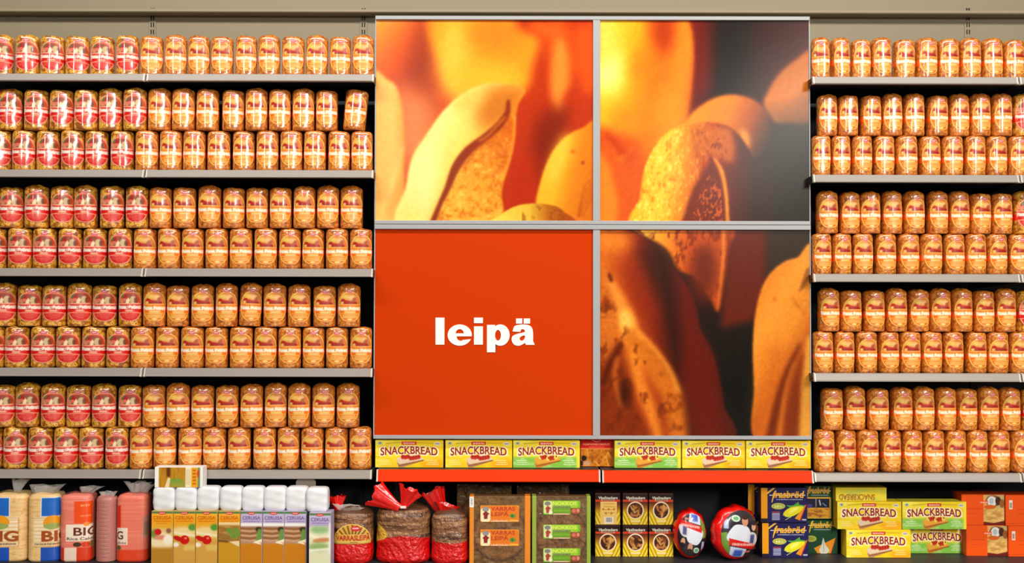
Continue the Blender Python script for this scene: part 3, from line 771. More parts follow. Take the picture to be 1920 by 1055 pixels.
def bag_kind(kind, w, d, h, seed, dome):
    s = BagShape(w, d, h, 2.5, .0065, seed, .055, dome)
    r = 'red' if kind == 'red' else 'orange'
    hwp = 1.18 if kind == 'red' else 1.12
    out = {'body': s.body('bread_bag'), 'mat': M['crumb_' + r], 'bandmat': M['band_' + r]}
    cv = C_RED if kind == 'red' else C_ORANGE
    out['label'] = s.patch('label', cv, -hwp, hwp, h * .125, h * .855, .0011, oval)
    out['band'] = s.band('band', h * .34, h * .485)
    out['badge'] = s.patch('badge', C_BR if kind == 'red' else C_BO, -.24, .24, h * .825, h * .925, .0016, oval)
    return out
BH = .1655
KINDS_ = {}
for kind, w, d in (('red', .0965, .094), ('orange', .0935, .090), ('slim', .0855, .086)):
    for lvl in ('low', 'up'):
        for k in range(3):
            h = BH if lvl == 'low' else BH * (.985, 1.01, 1.0)[k]
            KINDS_[kind, lvl, k] = bag_kind(kind, w, d, h, hash((len(kind), len(lvl), k)) % 1000, (.004 if lvl == 'low' else (.005, .012, .009)[k]))

rng = random.Random(7)
WHERE = {'L': 'left of sign', 'R': 'right of sign'}
def place_row(side, shelf_i, row, xs_red, xs_or, red_after=(), tilts={}):
    """row: 'low', 'up' or 'only'; pixel centres of the bags measured on the shelf edge plane"""
    z = (LZ if side == 'L' else RZ)[shelf_i] - .003
    lvl = 'low' if row == 'low' else 'up'
    if row == 'up': z += BH + .005
    allx = [('red', x) for x in xs_red] + [('orange', x) for x in xs_or] + [('red', x) for x in red_after]
    count = {'red': 0, 'orange': 0}
    for i, (k, px) in enumerate(allx):
        count[k] += 1
        geo = k if (k == 'red' or side == 'L') else 'slim'
        v = rng.randrange(3)
        G = KINDS_[geo, lvl, v]
        gaps = [abs(allx[j][1] - px) for j in (i - 1, i + 1) if 0 <= j < len(allx)]
        wpx = {'red': .0965, 'orange': .0935, 'slim': .0855}[geo] * 1.07 * FPX / (DIST + .058)
        sx = min(1.0, min(gaps) / wpx)
        Y = .058 + rng.uniform(-.006, .006) + (.01 if side == 'R' and row == 'up' else 0)
        loc = at(px, 400, Y)
        rz = math.atan2(-loc.x, DIST) * (.85 if side == 'L' else -.12) + rng.gauss(0, .06)
        rowtxt = {'low': 'in lower row', 'up': 'in upper row', 'only': 'standing'}[row]
        n = 'lone' if (side == 'R' and k == 'red') else ORD[count[k]]
        lab = f'{n} {k}-label bread bag from left {rowtxt}, {NTH[shelf_i]} shelf, {WHERE[side]}' if n != 'lone' else f'lone red-label bread bag at right end {rowtxt}, {NTH[shelf_i]} shelf, {WHERE[side]}'
        o = tag(link('bread_bag', G['body'], G['mat'], None, (loc.x, Y, z), rz), lab, 'bread bag', f'{k}-label bread bags {WHERE[side]}')
        o.rotation_euler = (0, tilts.get(i, rng.gauss(0, .004)), rz)
        o.scale = (sx, sx, 1)
        if i in tilts:
            o.location.z += .047 * abs(math.sin(tilts[i])); o['label'] = 'leaning ' + lab
        for pn, mt in (('band', G['bandmat']), ('label', M['label_film']), ('badge', M['label_film'])):
            link(pn, G[pn], mt, o)

def seq(a, b, n): return list(np.linspace(a, b, n))
place_row('L', 0, 'only', [1, 50, 96, 142.5, 190, 237], [282.5, 328, 371.5, 415.5, 460, 503, 548, 592.5, 636.5, 679.5])
place_row('L', 1, 'low', [-2, 45, 90, 136, 181, 229], [275, 320, 364, 410, 457, 501, 546, 590, 635, 678.5])
place_row('L', 1, 'up', [18, 67, 114, 160, 206, 252], [298, 343, 388, 436, 480, 524, 568, 612, 663], tilts={14: .085})
place_row('L', 2, 'low', [-8, 40, 86, 134, 180, 227], [274, 319, 363, 408, 453, 499, 544, 588, 633, 677.5])
place_row('L', 2, 'up', [22, 70, 117, 162, 211, 258], [302, 347, 394, 439, 483, 527, 571, 615, 659.5])
place_row('L', 3, 'low', [-10, 37, 85, 132, 179, 225], [271, 317, 364, 409, 455, 500, 545, 590, 634, 678])
place_row('L', 3, 'up', [12, 59, 105, 152, 199, 247], [292, 336, 382, 427, 470, 517, 562, 610, 655.5], tilts={10: .045})
place_row('L', 4, 'low', [-10, 35, 82, 130, 177, 225], [270, 314, 361, 407, 453, 500, 545, 589, 634, 678.5])
place_row('L', 4, 'up', [12, 58, 105, 153, 200, 248], [293, 338, 384, 430, 475, 520, 564, 609, 655])
place_row('R', 0, 'only', [], [1539, 1576, 1614, 1653, 1695, 1737, 1778, 1819, 1860, 1901])
place_row('R', 1, 'low', [], [1539, 1576, 1615, 1656, 1699, 1742, 1784, 1827, 1867, 1908])
place_row('R', 1, 'up', [], [1551, 1590, 1632, 1672, 1713, 1757, 1797, 1837, 1877], [1919])
place_row('R', 2, 'low', [], [1539, 1576.5, 1616, 1658, 1701, 1743, 1786, 1827, 1866, 1907])
place_row('R', 2, 'up', [], [1550, 1592, 1631, 1671, 1712, 1756, 1796, 1836, 1876], [1919])
place_row('R', 3, 'low', [], [1541, 1580, 1622, 1663, 1703, 1743, 1783, 1825, 1866, 1907])
place_row('R', 3, 'up', [], [1552, 1593, 1636, 1678, 1719, 1760, 1800, 1841, 1881], [1922])
place_row('R', 4, 'low', [], [1543, 1582, 1623, 1666, 1705, 1746, 1786, 1826, 1867, 1908])
place_row('R', 4, 'up', [], [1557, 1599, 1643, 1687, 1728, 1769, 1808, 1848, 1888], [1930])

# ------------------------------------------------------------------ boxed goods
M['card'] = print_mat('printed_card', .5, spec=.25)
M['gloss_print'] = print_mat('printed_film', .4, .6, .1, (30, .3, .003))
def plain(name, rgb, rough=.5, **k):
    return new_mat(name, lin(*rgb), rough, **k)
_box = {}
def box_kind(key, w, h, d, canvas, side, front='printed_front', mat=None, bevel=.0012):
    _box[key] = (box_mesh('carton_body', -w / 2, w / 2, 0, d, 0, h, bevel, 1), canvas.flat(front, w - .002, h - .002, -.0006), side, mat or M['card'], w, h, d, front)
def put_box(key, name, label, cat, group, px, Y, z, sx=1.0, rotz=0.0, dz=0.0):
    body, pr, side, pm, w, h, d, front = _box[key]
    o = tag(link(name, body, side, None, (at(px, 900, Y).x, Y, z + dz), rotz), label, cat, group)
    f = link(front, pr, pm, o, (0, 0, .001))
    o.scale = (sx, 1, 1)
    return o

# ---- crispbread boxes
def crisp_canvas(green):
    c = Canvas(55, 78, 648, 315, 190, 76, (250, 222, 34))
    c.a[:] = c.ramp(55, 100, 648, 300, [(0, (252, 232, 70)), (.4, (248, 222, 34)), (1, (250, 208, 20))])
    n = c.noise(120, 26, 3, 2)
    c.put(np.clip((n - .5) * 4, 0, 1), (255, 246, 120), alpha=.6)
    c.put(np.clip((.42 - n) * 5, 0, 1), (240, 190, 10), alpha=.5)
    c.line([(150, 108), (280, 98)], 7, (180, 150, 20), 3); c.line([(420, 100), (560, 104)], 7, (190, 160, 20), 3)
    if green:
        c.rect(55, 222, 648, 320, (136, 202, 74), 8); g = c.noise(70, 30, 8, 2)
        c.put(np.clip((g - .5) * 4, 0, 1) * (c.Y > 226), (190, 232, 150), alpha=.7); c.rect(620, 78, 648, 315, (252, 232, 60), 6)
    else:
        c.ell(560, 285, 110, 40, (252, 176, 14), 0, 16); c.ell(200, 290, 110, 28, (250, 196, 20), 0, 14, .7)
    c.ell(95, 105, 20, 14, (196, 206, 186)); c.rect(86, 98, 106, 110, (110, 130, 130))
    c.ell(598, 108, 26, 14, (226, 226, 220)); c.squiggle(580, 102, 616, 12, (120, 120, 140), 4)
    c.rect(285, 90, 415, 119, (206, 44, 24)); c.squiggle(300, 97, 402, 15, (255, 220, 200), 3)
    c.text('SNACKBREAD', 350, 200, 72, (255, 250, 214), 524, .085, arch=14)
    c.text('SNACKBREAD', 350, 197, 68, (150, 30, 28), 500, .026, arch=14)
    slab = (214, 130, 40) if green else (190, 136, 96)
    c.poly([(242, 240), (290, 214), (440, 205), (482, 252), (300, 312), (262, 314), (252, 296)], slab)
    c.poly([(242, 240), (290, 214), (440, 205), (478, 245), (270, 286), (250, 270)], (236, 170, 60) if green else (234, 208, 176))
    c.line([(262, 300), (475, 256)], 6, (130, 76, 30))
    r = random.Random(4)
    for k in range(7):
        c.ell(296 + k * 23, 228 + r.uniform(-8, 8), 17, 19, (196, 44, 24) if (k % 3 or not green) else (240, 226, 90), soft=2)
        c.ell(300 + k * 23, 224 + r.uniform(-8, 8), 6, 8, (150, 24, 18))
    for x0 in (85, 500):
        for k in range(3):
            c.squiggle(x0 + 10 * (k % 2), 246 + 17 * k, x0 + 95 + 8 * k, 10, (255, 246, 170) if not green else (236, 250, 214), k)
    return c
W_SB, H_SB = .2725, .1135
yside, gside = plain('yellow_card', (246, 216, 40)), plain('lime_yellow_card', (226, 220, 60))
box_kind('yellow', W_SB, H_SB, .07, crisp_canvas(False), yside)
box_kind('green', W_SB, H_SB, .07, crisp_canvas(True), gside)
zc = RED_Z - .003
for key, px, wpx, lab in (('yellow', 767, 127, 'yellow crispbread box at left end of the red shelf'), ('yellow', 897.5, 125, 'yellow crispbread box under the white lettering, second from left'),
                          ('green', 1024.5, 125, 'green and yellow crispbread box left of the small red pack'), ('green', 1214.5, 124, 'green and yellow crispbread box right of the small red pack'),
                          ('yellow', 1338, 117.5, 'yellow crispbread box second from right on the red shelf'), ('yellow', 1459.6, 121, 'yellow crispbread box at right end of the red shelf')):
    put_box(key, 'crispbread_box', lab, 'cracker box', 'crispbread boxes on the red shelf', px, .062, zc, wpx / 453.4 / W_SB)

def korppu_canvas():
    c = Canvas(120, 60, 980, 905, 76, 76, (226, 8, 4))
    c.a[:] = c.ramp(120, 0, 980, 0, [(0, (196, 4, 4)), (.5, (240, 10, 4)), (1, (190, 4, 8))])
    c.ell(535, 175, 125, 95, (250, 150, 130)); c.ell(535, 175, 95, 68, (216, 10, 10)); c.squiggle(460, 140, 610, 60, (250, 160, 150), 3)
    c.text('HAPANKORPUT', 540, 350, 52, (255, 190, 140), 700, .03); c.squiggle(340, 385, 740, 26, (252, 140, 110), 6)
    c.rect(120, 425, 980, 460, (252, 140, 60))
    c.rect(120, 460, 980, 910, (214, 116, 10)); n = c.noise(60, 60, 7, 3); mk = (c.Y > 460)
    c.put(np.clip((n - .5) * 5, 0, 1) * mk, (240, 160, 30), alpha=.8); c.put(np.clip((.44 - n) * 5, 0, 1) * mk, (160, 66, 6), alpha=.7)
    for p in ([(290, 470), (320, 640)], [(830, 540), (960, 740)], [(780, 660), (850, 880)], [(480, 760), (600, 880)], [(690, 760), (830, 560)]):
        c.line(p, 34, (250, 178, 64), 8)
    c.ell(210, 690, 70, 70, (40, 4, 10)); c.ell(150, 820, 40, 70, (30, 4, 4)); c.ell(290, 820, 110, 70, (226, 170, 130), soft=14)
    return c
box_kind('korppu', 61.5 / 447, .135, .06, korppu_canvas(), plain('red_card', (190, 16, 8)))
put_box('korppu', 'rusk_pack', 'small red and brown rusk pack between the two green crispbread boxes', 'cracker box', None, 1119.5, .10, zc)

# lower shelf: a stack of crispbread boxes
YS = .085
def zpx(py, Y): return at(1117, py, Y).z
hb = H_SB * .985
put_box('yellow', 'crispbread_box', 'yellow crispbread box at bottom of the stack beside green dark boxes', 'cracker box', 'crispbread boxes stacked on the base shelf', 1646.5, YS - .012, DECK, .975)
put_box('green', 'crispbread_box', 'green crispbread box at bottom of the stack beside orange boxes', 'cracker box', 'crispbread boxes stacked on the base shelf', 1756, YS + .065, DECK, .88).location.x += 0.0
put_box('yellow', 'crispbread_box', 'yellow crispbread box in upper layer of the stack on base shelf', 'cracker box', 'crispbread boxes stacked on the base shelf', 1629.5, YS, DECK + H_SB + .0005, .975)
put_box('green', 'crispbread_box', 'green crispbread box in upper layer of the stack on base shelf', 'cracker box', 'crispbread boxes stacked on the base shelf', 1751.5, YS + .002, DECK + H_SB + .0005, .975)
def side_canvas():
    c = Canvas(0, 0, 96, 27, 120, 34, (240, 222, 60))
    n = c.noise(30, 6, 3, 2); c.put(np.clip((n - .5) * 4, 0, 1), (200, 214, 90), alpha=.8); c.put(np.clip((.42 - n) * 5, 0, 1), (252, 226, 40), alpha=.8)
    c.text('SNACKBREAD', 40, 14, 11.5, (176, 110, 30), 68, .03, flip=True)
    return c
box_kind('flatside', 95 / 449, .056, .13, side_canvas(), yside)
put_box('flatside', 'crispbread_box', 'yellow crispbread box lying flat with upside-down name on top of the stack', 'cracker box', 'crispbread boxes stacked on the base shelf', 1614.5, YS + .012, DECK + 2 * H_SB + .001)

# ---- snack tins in two layers
def tin_canvas(back, seed=1):
    c = Canvas(500, 60, 940, 590, 84, 100, (246, 214, 20))
    c.a[:] = c.ramp(0, 60, 0, 590, [(0, (34, 10, 10)), (.2, (46, 14, 12)), (.3, (96, 40, 16)), (.5, (178, 116, 20)), (.66, (246, 212, 20)), (1, (250, 222, 60))])
    for k in range(5):
        for s_ in (-1, 1):
            x = 720 + s_ * (60 + 62 * k)
            c.line([(x + s_ * 110, 380), (x, 600)], 20, (156, 96, 6), 5, .75); c.line([(x + s_ * 132, 380), (x + s_ * 24, 600)], 12, (255, 240, 90), 4, .7)
    c.rect(500, 60, 940, 200, (36, 10, 12)); c.rect(500, 60, 940, 82, (70, 40, 36)); c.rect(500, 170, 940, 205, (226, 60, 10)); c.rect(610, 172, 840, 196, (210, 170, 150))
    c.text("VipsSnackers", 725, 160, 46, (226, 222, 204), 340, .04)
    c.squiggle(620, 174, 830, 18, (150, 60, 40), 3)
    if back:
        c.rect(590, 205, 880, 590, (248, 206, 110)); c.rect(590, 205, 880, 214, (255, 226, 150))
        for k in range(4):
            c.squiggle(640 + 10 * (k % 2), 230 + 50 * k, 840, 16, (206, 130, 50), k)
        for k in range(5): c.ell(640 + 48 * k, 330 + 70 * (k % 2), 16, 18, (206, 110, 40))
        c.rect(660, 460, 820, 572, (250, 240, 220))
        r = random.Random(2); x = 690
        while x < 800:
            w = r.uniform(3, 10); c.rect(x, 472, x + w, 546, (70, 70, 110)); x += w + r.uniform(4, 9)
    else:
        c.ell(722, 350, 150, 150, (252, 226, 190)); c.ell(722, 350, 128, 128, (66, 26, 10))
        r = random.Random(seed); inside = c.mask_ell(722, 350, 126, 126)
        for k in range(16):
            a = r.uniform(0, 3.1)
            m = c.mask_ell(722 + r.uniform(-95, 95), 350 + r.uniform(-95, 95), r.uniform(36, 64), r.uniform(12, 22), a) * inside
            c.put(m, r.choice([(190, 120, 56), (150, 84, 36), (214, 160, 84), (110, 54, 22), (200, 136, 50)]), 5)
        c.rect(640, 516, 810, 545, (250, 226, 170), 3); c.squiggle(630, 550, 820, 18, (206, 150, 30), 5)
    return c
tside = plain('dark_brown_card', (58, 28, 16))
WT = 47.5 / 450.5
HT = .1305
for k in range(3): box_kind(f'tin{k}', WT, HT, .09, tin_canvas(False, k + 3), tside)
box_kind('tinback', WT, HT, .09, tin_canvas(True), tside)
gname = 'brown and yellow snack boxes in two layers'
for px, key, lab in ((1139.5, 'tin0', 'left snack box of lower layer with round picture'), (1191, 'tin1', 'middle snack box of lower layer with round picture'), (1239.5, 'tin2', 'right snack box of lower layer beside red loaf bag')):
    put_box(key, 'snack_box', 'brown and yellow ' + lab, 'snack box', gname, px, .08, DECK, .99 if px < 1200 else .96)
for px, key, lab in ((1139.5, 'tinback', 'turned snack box showing a cream back with barcode, upper left'), (1191, 'tin2', 'middle snack box of upper layer with round picture'), (1239.5, 'tin0', 'right snack box of upper layer with round picture')):
    put_box(key, 'snack_box', 'brown and yellow ' + lab, 'snack box', gname, px, .08, DECK + HT + .0008, .99 if px < 1200 else .96)

# ---- crisp rolls in navy and green boxes
def fras_canvas(kind):
    if kind == 'blue':
        c = Canvas(228, 210, 740, 605, 128, 100, (26, 22, 84))
        c.rect(228, 210, 300, 605, (238, 158, 10)); c.rect(228, 560, 300, 605, (30, 16, 40))
        c.line([(302, 270), (385, 205)], 20, (246, 186, 60)); x0, x1 = 330, 700
    else:
        c = Canvas(740, 235, 1085, 625, 88, 100, (14, 70, 40)); x0, x1 = 750, 1020
    cx = (x0 + x1) / 2 + 12
    c.rect(x0 - 10, 290, x1 + 16, 299, (240, 230, 210))
    c.text('frasbröd', cx, 322, 80, (246, 180, 40), x1 - x0 - 30, .03, shear=.12)
    c.line([(x0 + 60, 246), (x0 + 38, 300), (x0 + 20, 375)], [14, 16, 10], (248, 190, 60), smooth=True)
    c.squiggle(x0 + 70, 336, x1 - 10, 14, (190, 190, 210), 2)
    if kind == 'blue':
        c.ell(420, 420, 76, 36, (206, 200, 90)); c.ell(420, 420, 62, 26, (170, 180, 70)); c.squiggle(380, 404, 460, 34, (236, 232, 150), 5)
        for k in range(6): c.rect(350, 484 + 17 * k, 436, 493 + 17 * k, (226, 70, 60) if k == 0 else (196, 200, 236))
        c.poly([(600, 560), (660, 585), (730, 400), (712, 410)], (240, 150, 40)); c.line([(728, 404), (660, 582)], 10, (190, 40, 30))
        c.poly([(510, 412), (580, 410), (640, 372), (650, 400), (705, 412), (690, 450), (600, 450)], (86, 170, 60), smooth=True)
        c.poly([(476, 500), (540, 440), (640, 420), (700, 430), (640, 500), (560, 540), (500, 540)], (236, 226, 20), smooth=True)
        c.poly([(560, 450), (650, 430), (600, 480), (540, 500)], (250, 250, 110), 6, smooth=True)
        c.line([(500, 575), (560, 540), (470, 520)], 7, (200, 220, 120)); c.rect(680, 565, 728, 582, (196, 190, 210))
    elif kind == 'green':
        c.rect(746, 366, 1040, 616, (222, 172, 60)); c.rect(762, 384, 1022, 600, (20, 18, 50))
        c.rect(762, 490, 1022, 606, (214, 150, 40)); n = c.noise(40, 20, 4, 2)
        c.put(np.clip((n - .5) * 5, 0, 1) * (c.Y > 500) * (c.Y < 606) * (c.X > 760) * (c.X < 1022), (150, 80, 30), alpha=.8)
        c.ell(796, 470, 34, 24, (70, 60, 130)); c.rect(868, 384, 876, 480, (190, 180, 160)); c.line([(910, 404), (922, 460)], 14, (180, 200, 190)); c.line([(950, 440), (985, 470)], 10, (130, 150, 160))
    else:
        c.ell(790, 450, 60, 36, (196, 190, 80)); c.ell(790, 450, 44, 24, (150, 160, 60))
        c.poly([(820, 560), (1060, 440), (1010, 620), (860, 620)], (236, 150, 30)); c.line([(1064, 438), (1010, 620)], 9, (180, 60, 20))
        c.poly([(925, 440), (950, 520), (990, 580), (960, 625), (900, 625), (880, 580), (905, 520)], (226, 226, 206), smooth=True); c.line([(925, 450), (930, 600)], 8, (170, 170, 150), 3)
    return c
fs, fg = plain('navy_card', (24, 20, 70)), plain('dark_green_card', (14, 58, 36))
HF = .1425
box_kind('fblue', 86.5 / 450.5, HF, .06, fras_canvas('blue'), fs)
box_kind('fgreen', 58 / 445, HF * .98, .06, fras_canvas('green'), fg)
box_kind('fgarlic', 58 / 445, HF * .98, .06, fras_canvas('garlic'), fg)
gf = 'crisp roll boxes below the poster'
put_box('fblue', 'crisp_roll_box', 'navy crisp roll box with corn cob picture, lower one of two', 'cracker box', gf, 1472, .07, DECK)
put_box('fblue', 'crisp_roll_box', 'navy crisp roll box with corn cob picture, upper one of two', 'cracker box', gf, 1470, .07, DECK + HF + .002)
put_box('fgarlic', 'crisp_roll_box', 'dark green crisp roll box with garlic picture, lower one', 'cracker box', gf, 1541, .138, DECK, 1.0)
put_box('fgreen', 'crisp_roll_box', 'dark green crisp roll box with wheat field picture, upper one', 'cracker box', gf, 1536.5, .138, DECK + HF * .98 + .004, 1.0)
put_box('fblue', 'crisp_roll_box', 'navy crisp roll box half hidden behind red loaf bag, lower one', 'cracker box', gf, 1447, .15, DECK)
put_box('fblue', 'crisp_roll_box', 'navy crisp roll box with orange spine standing furthest left, upper one', 'cracker box', gf, 1445, .15, DECK + HF + .002)

# ---- orange boxes at the right end
def orange_canvas(turned):
    c = Canvas(1175, 325, 1690, 680, 110, 76, (240, 84, 4))
    if turned:
        c.rect(1215, 385, 1255, 490, (236, 226, 210)); c.squiggle(1222, 395, 1248, 80, (160, 150, 140), 2)
        c.line([(1180, 660), (1690, 640)], 6, (200, 60, 0)); c.rect(1300, 490, 1690, 498, (214, 66, 0))
        c.rect(1300, 540, 1690, 548, (214, 66, 0)); c.rect(1680, 325, 1690, 680, (190, 20, 10))
        return c
    c.rect(1240, 486, 1400, 494, (214, 60, 0)); c.rect(1240, 545, 1380, 551, (220, 66, 0))
    c.rect(1435, 330, 1690, 672, (222, 176, 96)); c.rect(1480, 330, 1690, 480, (196, 170, 110))
    c.ell(1550, 400, 90, 66, (150, 80, 40)); c.ell(1535, 405, 56, 60, (226, 226, 222)); c.ell(1530, 400, 26, 34, (176, 190, 200))
    c.ell(1610, 400, 34, 50, (70, 34, 20)); c.ell(1655, 430, 30, 50, (150, 90, 40)); c.ell(1510, 470, 70, 26, (214, 96, 20))
    n = c.noise(60, 30, 5, 2); mk = (c.X > 1435) * (c.Y > 495) * (c.Y < 630)
    c.put(np.clip((n - .45) * 4, 0, 1) * mk, (190, 130, 60), alpha=.7); c.put(np.clip((.42 - n) * 4, 0, 1) * mk, (244, 206, 130), alpha=.7)
    c.poly([(1435, 640), (1560, 655), (1690, 628), (1690, 680), (1435, 680)], (110, 26, 10))
    c.rect(1390, 398, 1490, 430, (240, 60, 20)); c.squiggle(1396, 405, 1486, 20, (252, 220, 200), 3)
    return c
oside = plain('orange_card', (226, 74, 6))
WO, HO = 84 / 450, .127
box_kind('orange', WO, HO, .08, orange_canvas(False), oside)
box_kind('orangeturn', WO, HO, .08, orange_canvas(True), oside)
go = 'orange biscuit boxes at right end of base shelf'
put_box('orange', 'biscuit_box', 'orange biscuit box with cup picture, lower one of its stack', 'biscuit box', go, 1850, .105, DECK, .93)
put_box('orange', 'biscuit_box', 'orange biscuit box with cup picture, upper one of its stack', 'biscuit box', go, 1843, .105, DECK + HO + .0008, .97)
put_box('orangeturn', 'biscuit_box', 'turned orange box with small white code at right edge, lower one', 'biscuit box', go, 1931, .095, DECK, .98)
put_box('orangeturn', 'biscuit_box', 'turned orange box with small white code at right edge, upper one', 'biscuit box', go, 1927, .095, DECK + HO + .0008)

# ---- cartons with soft white tops
def carton_canvas(kind):
    c = Canvas(85, 462, 297, 1025, 62, 150, (240, 168, 24))
    if kind in 'ABC':
        c.a[:] = c.ramp(0, 470, 0, 700, [(0, (246, 186, 60)), (.35, (240, 160, 16)), (1, (232, 190, 90))])
        ink = (206, 84, 10)
    else:
        c.a[:] = c.ramp(0, 470, 0, 640, [(0, (200, 190, 222)), (1, (176, 160, 204))]); ink = (110, 84, 150)
    c.rect(85, 462, 297, 486, (90, 130, 80)); c.ell(190, 482, 40, 15, (206, 66, 60)); c.rect(165, 478, 215, 486, (250, 200, 190))
    c.text('CERUISA', 191, 545, 36, ink, 176, .02)
    c.squiggle(110, 556, 272, 14, ink, 2, .7)
    if kind == 'A':
        c.squiggle(130, 580, 250, 10, ink, 5, .6); c.rect(85, 640, 297, 1025, (226, 196, 130), 8); c.ell(190, 770, 110, 90, (244, 226, 180), soft=8)
        c.ell(120, 690, 40, 50, (120, 140, 60), soft=8); c.ell(150, 672, 34, 32, (206, 24, 20)); c.ell(255, 660, 24, 26, (150, 96, 60), soft=4)
        c.ell(175, 728, 66, 24, (226, 140, 110), soft=6); c.ell(250, 750, 46, 50, (250, 240, 220), soft=6); c.rect(85, 830, 297, 1025, (186, 130, 40), 10)
    elif kind == 'B':
        c.ell(190, 660, 120, 40, (240, 214, 150), soft=10); c.ell(270, 625, 40, 34, (90, 150, 50), soft=6); c.line([(100, 680), (290, 710)], 26, (246, 232, 196), 6)
        c.rect(85, 740, 297, 1025, (214, 160, 70), 12); c.ell(195, 752, 46, 46, (206, 14, 10)); c.ell(130, 738, 48, 24, (196, 20, 14), .4); c.ell(205, 735, 14, 10, (250, 150, 130), soft=3)
        c.ell(110, 800, 30, 24, (246, 236, 220), soft=4); c.rect(190, 800, 297, 860, (226, 190, 100), 8)
    elif kind == 'C':
        c.rect(85, 575, 297, 605, (244, 226, 180), 4); c.rect(85, 605, 297, 1025, (156, 110, 50), 10); n = c.noise(60, 20, 4, 2)
        c.put(np.clip((n - .5) * 5, 0, 1) * (c.Y > 610), (206, 160, 84), alpha=.7); c.rect(85, 770, 297, 1025, (206, 150, 30), 10)
        for k in range(7): c.ell(190 + 16 * k, 650 + 22 * (k % 4), 26, 22, (96 + 14 * (k % 3), 150, 50), soft=4)
        c.poly([(190, 770), (290, 760), (290, 820)], (240, 216, 170)); c.line([(85, 760), (180, 770)], 12, (90, 50, 20), 4)
    elif kind == 'D':
        c.rect(85, 580, 297, 614, (246, 242, 236), 3); c.rect(85, 616, 297, 770, (176, 124, 84), 5)
        for k in range(6): c.line([(85, 632 + 24 * k), (180, 640 + 24 * k), (297, 626 + 24 * k)], 9, (232, 196, 150) if k % 2 else (120, 72, 40), 3)
        c.ell(262, 645, 30, 24, (40, 30, 20), soft=6); c.poly([(255, 640), (290, 640), (297, 760), (235, 760)], (110, 150, 70), 5); c.poly([(210, 770), (297, 800), (297, 740)], (246, 236, 206))
        c.rect(85, 780, 297, 1025, (206, 128, 20), 8); c.poly([(205, 778), (250, 765), (297, 800)], (246, 236, 206))
    else:
        c.rect(85, 600, 297, 1025, (226, 226, 190), 10); c.ell(190, 630, 90, 36, (150, 190, 130), soft=10); c.line([(85, 680), (190, 720), (297, 690)], 26, (250, 240, 220), 6)
        c.ell(210, 735, 90, 24, (206, 140, 90), -.1, 6); c.ell(180, 800, 100, 40, (150, 180, 110), soft=12); c.line([(85, 840), (297, 820)], 20, (246, 244, 230), 6); c.rect(280, 560, 297, 870, (236, 240, 236), 6)
    return c
def pillow_mesh(name, w, d, h, seed):
    """soft wrapped top: a rounded, slightly creased block"""
    bm = bmesh.new(); bmesh.ops.create_cube(bm, size=1.0)
    bmesh.ops.subdivide_edges(bm, edges=list(bm.edges), cuts=7, use_grid_fill=True)
    r = random.Random(seed); a, b = r.uniform(0, 6), r.uniform(0, 6)
    for v in bm.verts:
        x, y, z = v.co * 2
        L = (abs(x) ** 6 + abs(y) ** 6 + abs(z) ** 6) ** (1 / 6)
        m_ = max(abs(x), abs(y), abs(z))
        x, y, z = x / L * m_ ** .3, y / L * m_ ** .3, z / L * m_ ** .3
        y += -.05 * math.sin(9 * z + 2 * x + a) * (y < -.5) - .04 * math.sin(5 * x - 7 * z + b) * (y < -.5)
        v.co = (x * w / 2, y * d / 2, (z + 1) * h / 2)
    me = bpy.data.meshes.new(name); bm.to_mesh(me); bm.free()
    me.polygons.foreach_set('use_smooth', [True] * len(me.polygons))
    return me
M['white_wrap'] = add_bump(plain('white_wrapping', (236, 238, 244), .35, coat=.3), 40, .35, .002)
YC = -.10
SC = FPX / (DIST + YC)
wc = 40.5 / SC
zfront = at(450, 958, YC).z
hc = zfront - DECK
cside = plain('carton_card', (206, 170, 90)); lside = plain('lavender_card', (180, 170, 200))
for k in 'ABCDE': box_kind('carton' + k, wc, hc, .075, carton_canvas(k), cside if k in 'ABC' else lside)
pil = [pillow_mesh('wrapped_top', wc * 1.02, .066, 46 / SC, k) for k in range(4)]
spots = [(305, 'A', 'orange cracker carton with tomato, leftmost of the white-topped row'), (346.5, 'B', 'orange cracker carton with red pepper, second of the white-topped row'),
         (388, 'B', 'orange cracker carton with red pepper, third of the white-topped row'), (430.5, 'C', 'orange cracker carton with green herbs, fourth of the white-topped row'),
         (472, 'D', 'lavender cracker carton beside the orange cartons, white-topped'), (513.5, 'D', 'lavender cracker carton, sixth of the white-topped row'),
         (554.5, 'D', 'lavender cracker carton, seventh of the white-topped row'), (600.5, 'E', 'lavender and white cracker carton at right end of the white-topped row')]
for i, (px, k, lab) in enumerate(spots):
    Yk = YC - (.03 if k == 'E' else 0)
    o = put_box('carton' + k, 'cracker_carton', lab, 'cracker carton', 'cracker cartons with soft white tops', px, Yk, DECK, 1.0)
    w_ = link('wrapped_top', pil[i % 4], M['white_wrap'], o, ((-.018 if k == 'E' else 0), .04 + (.012 if k == 'E' else 0), hc - .004))
    w_['label'] = 'soft white wrapped top'
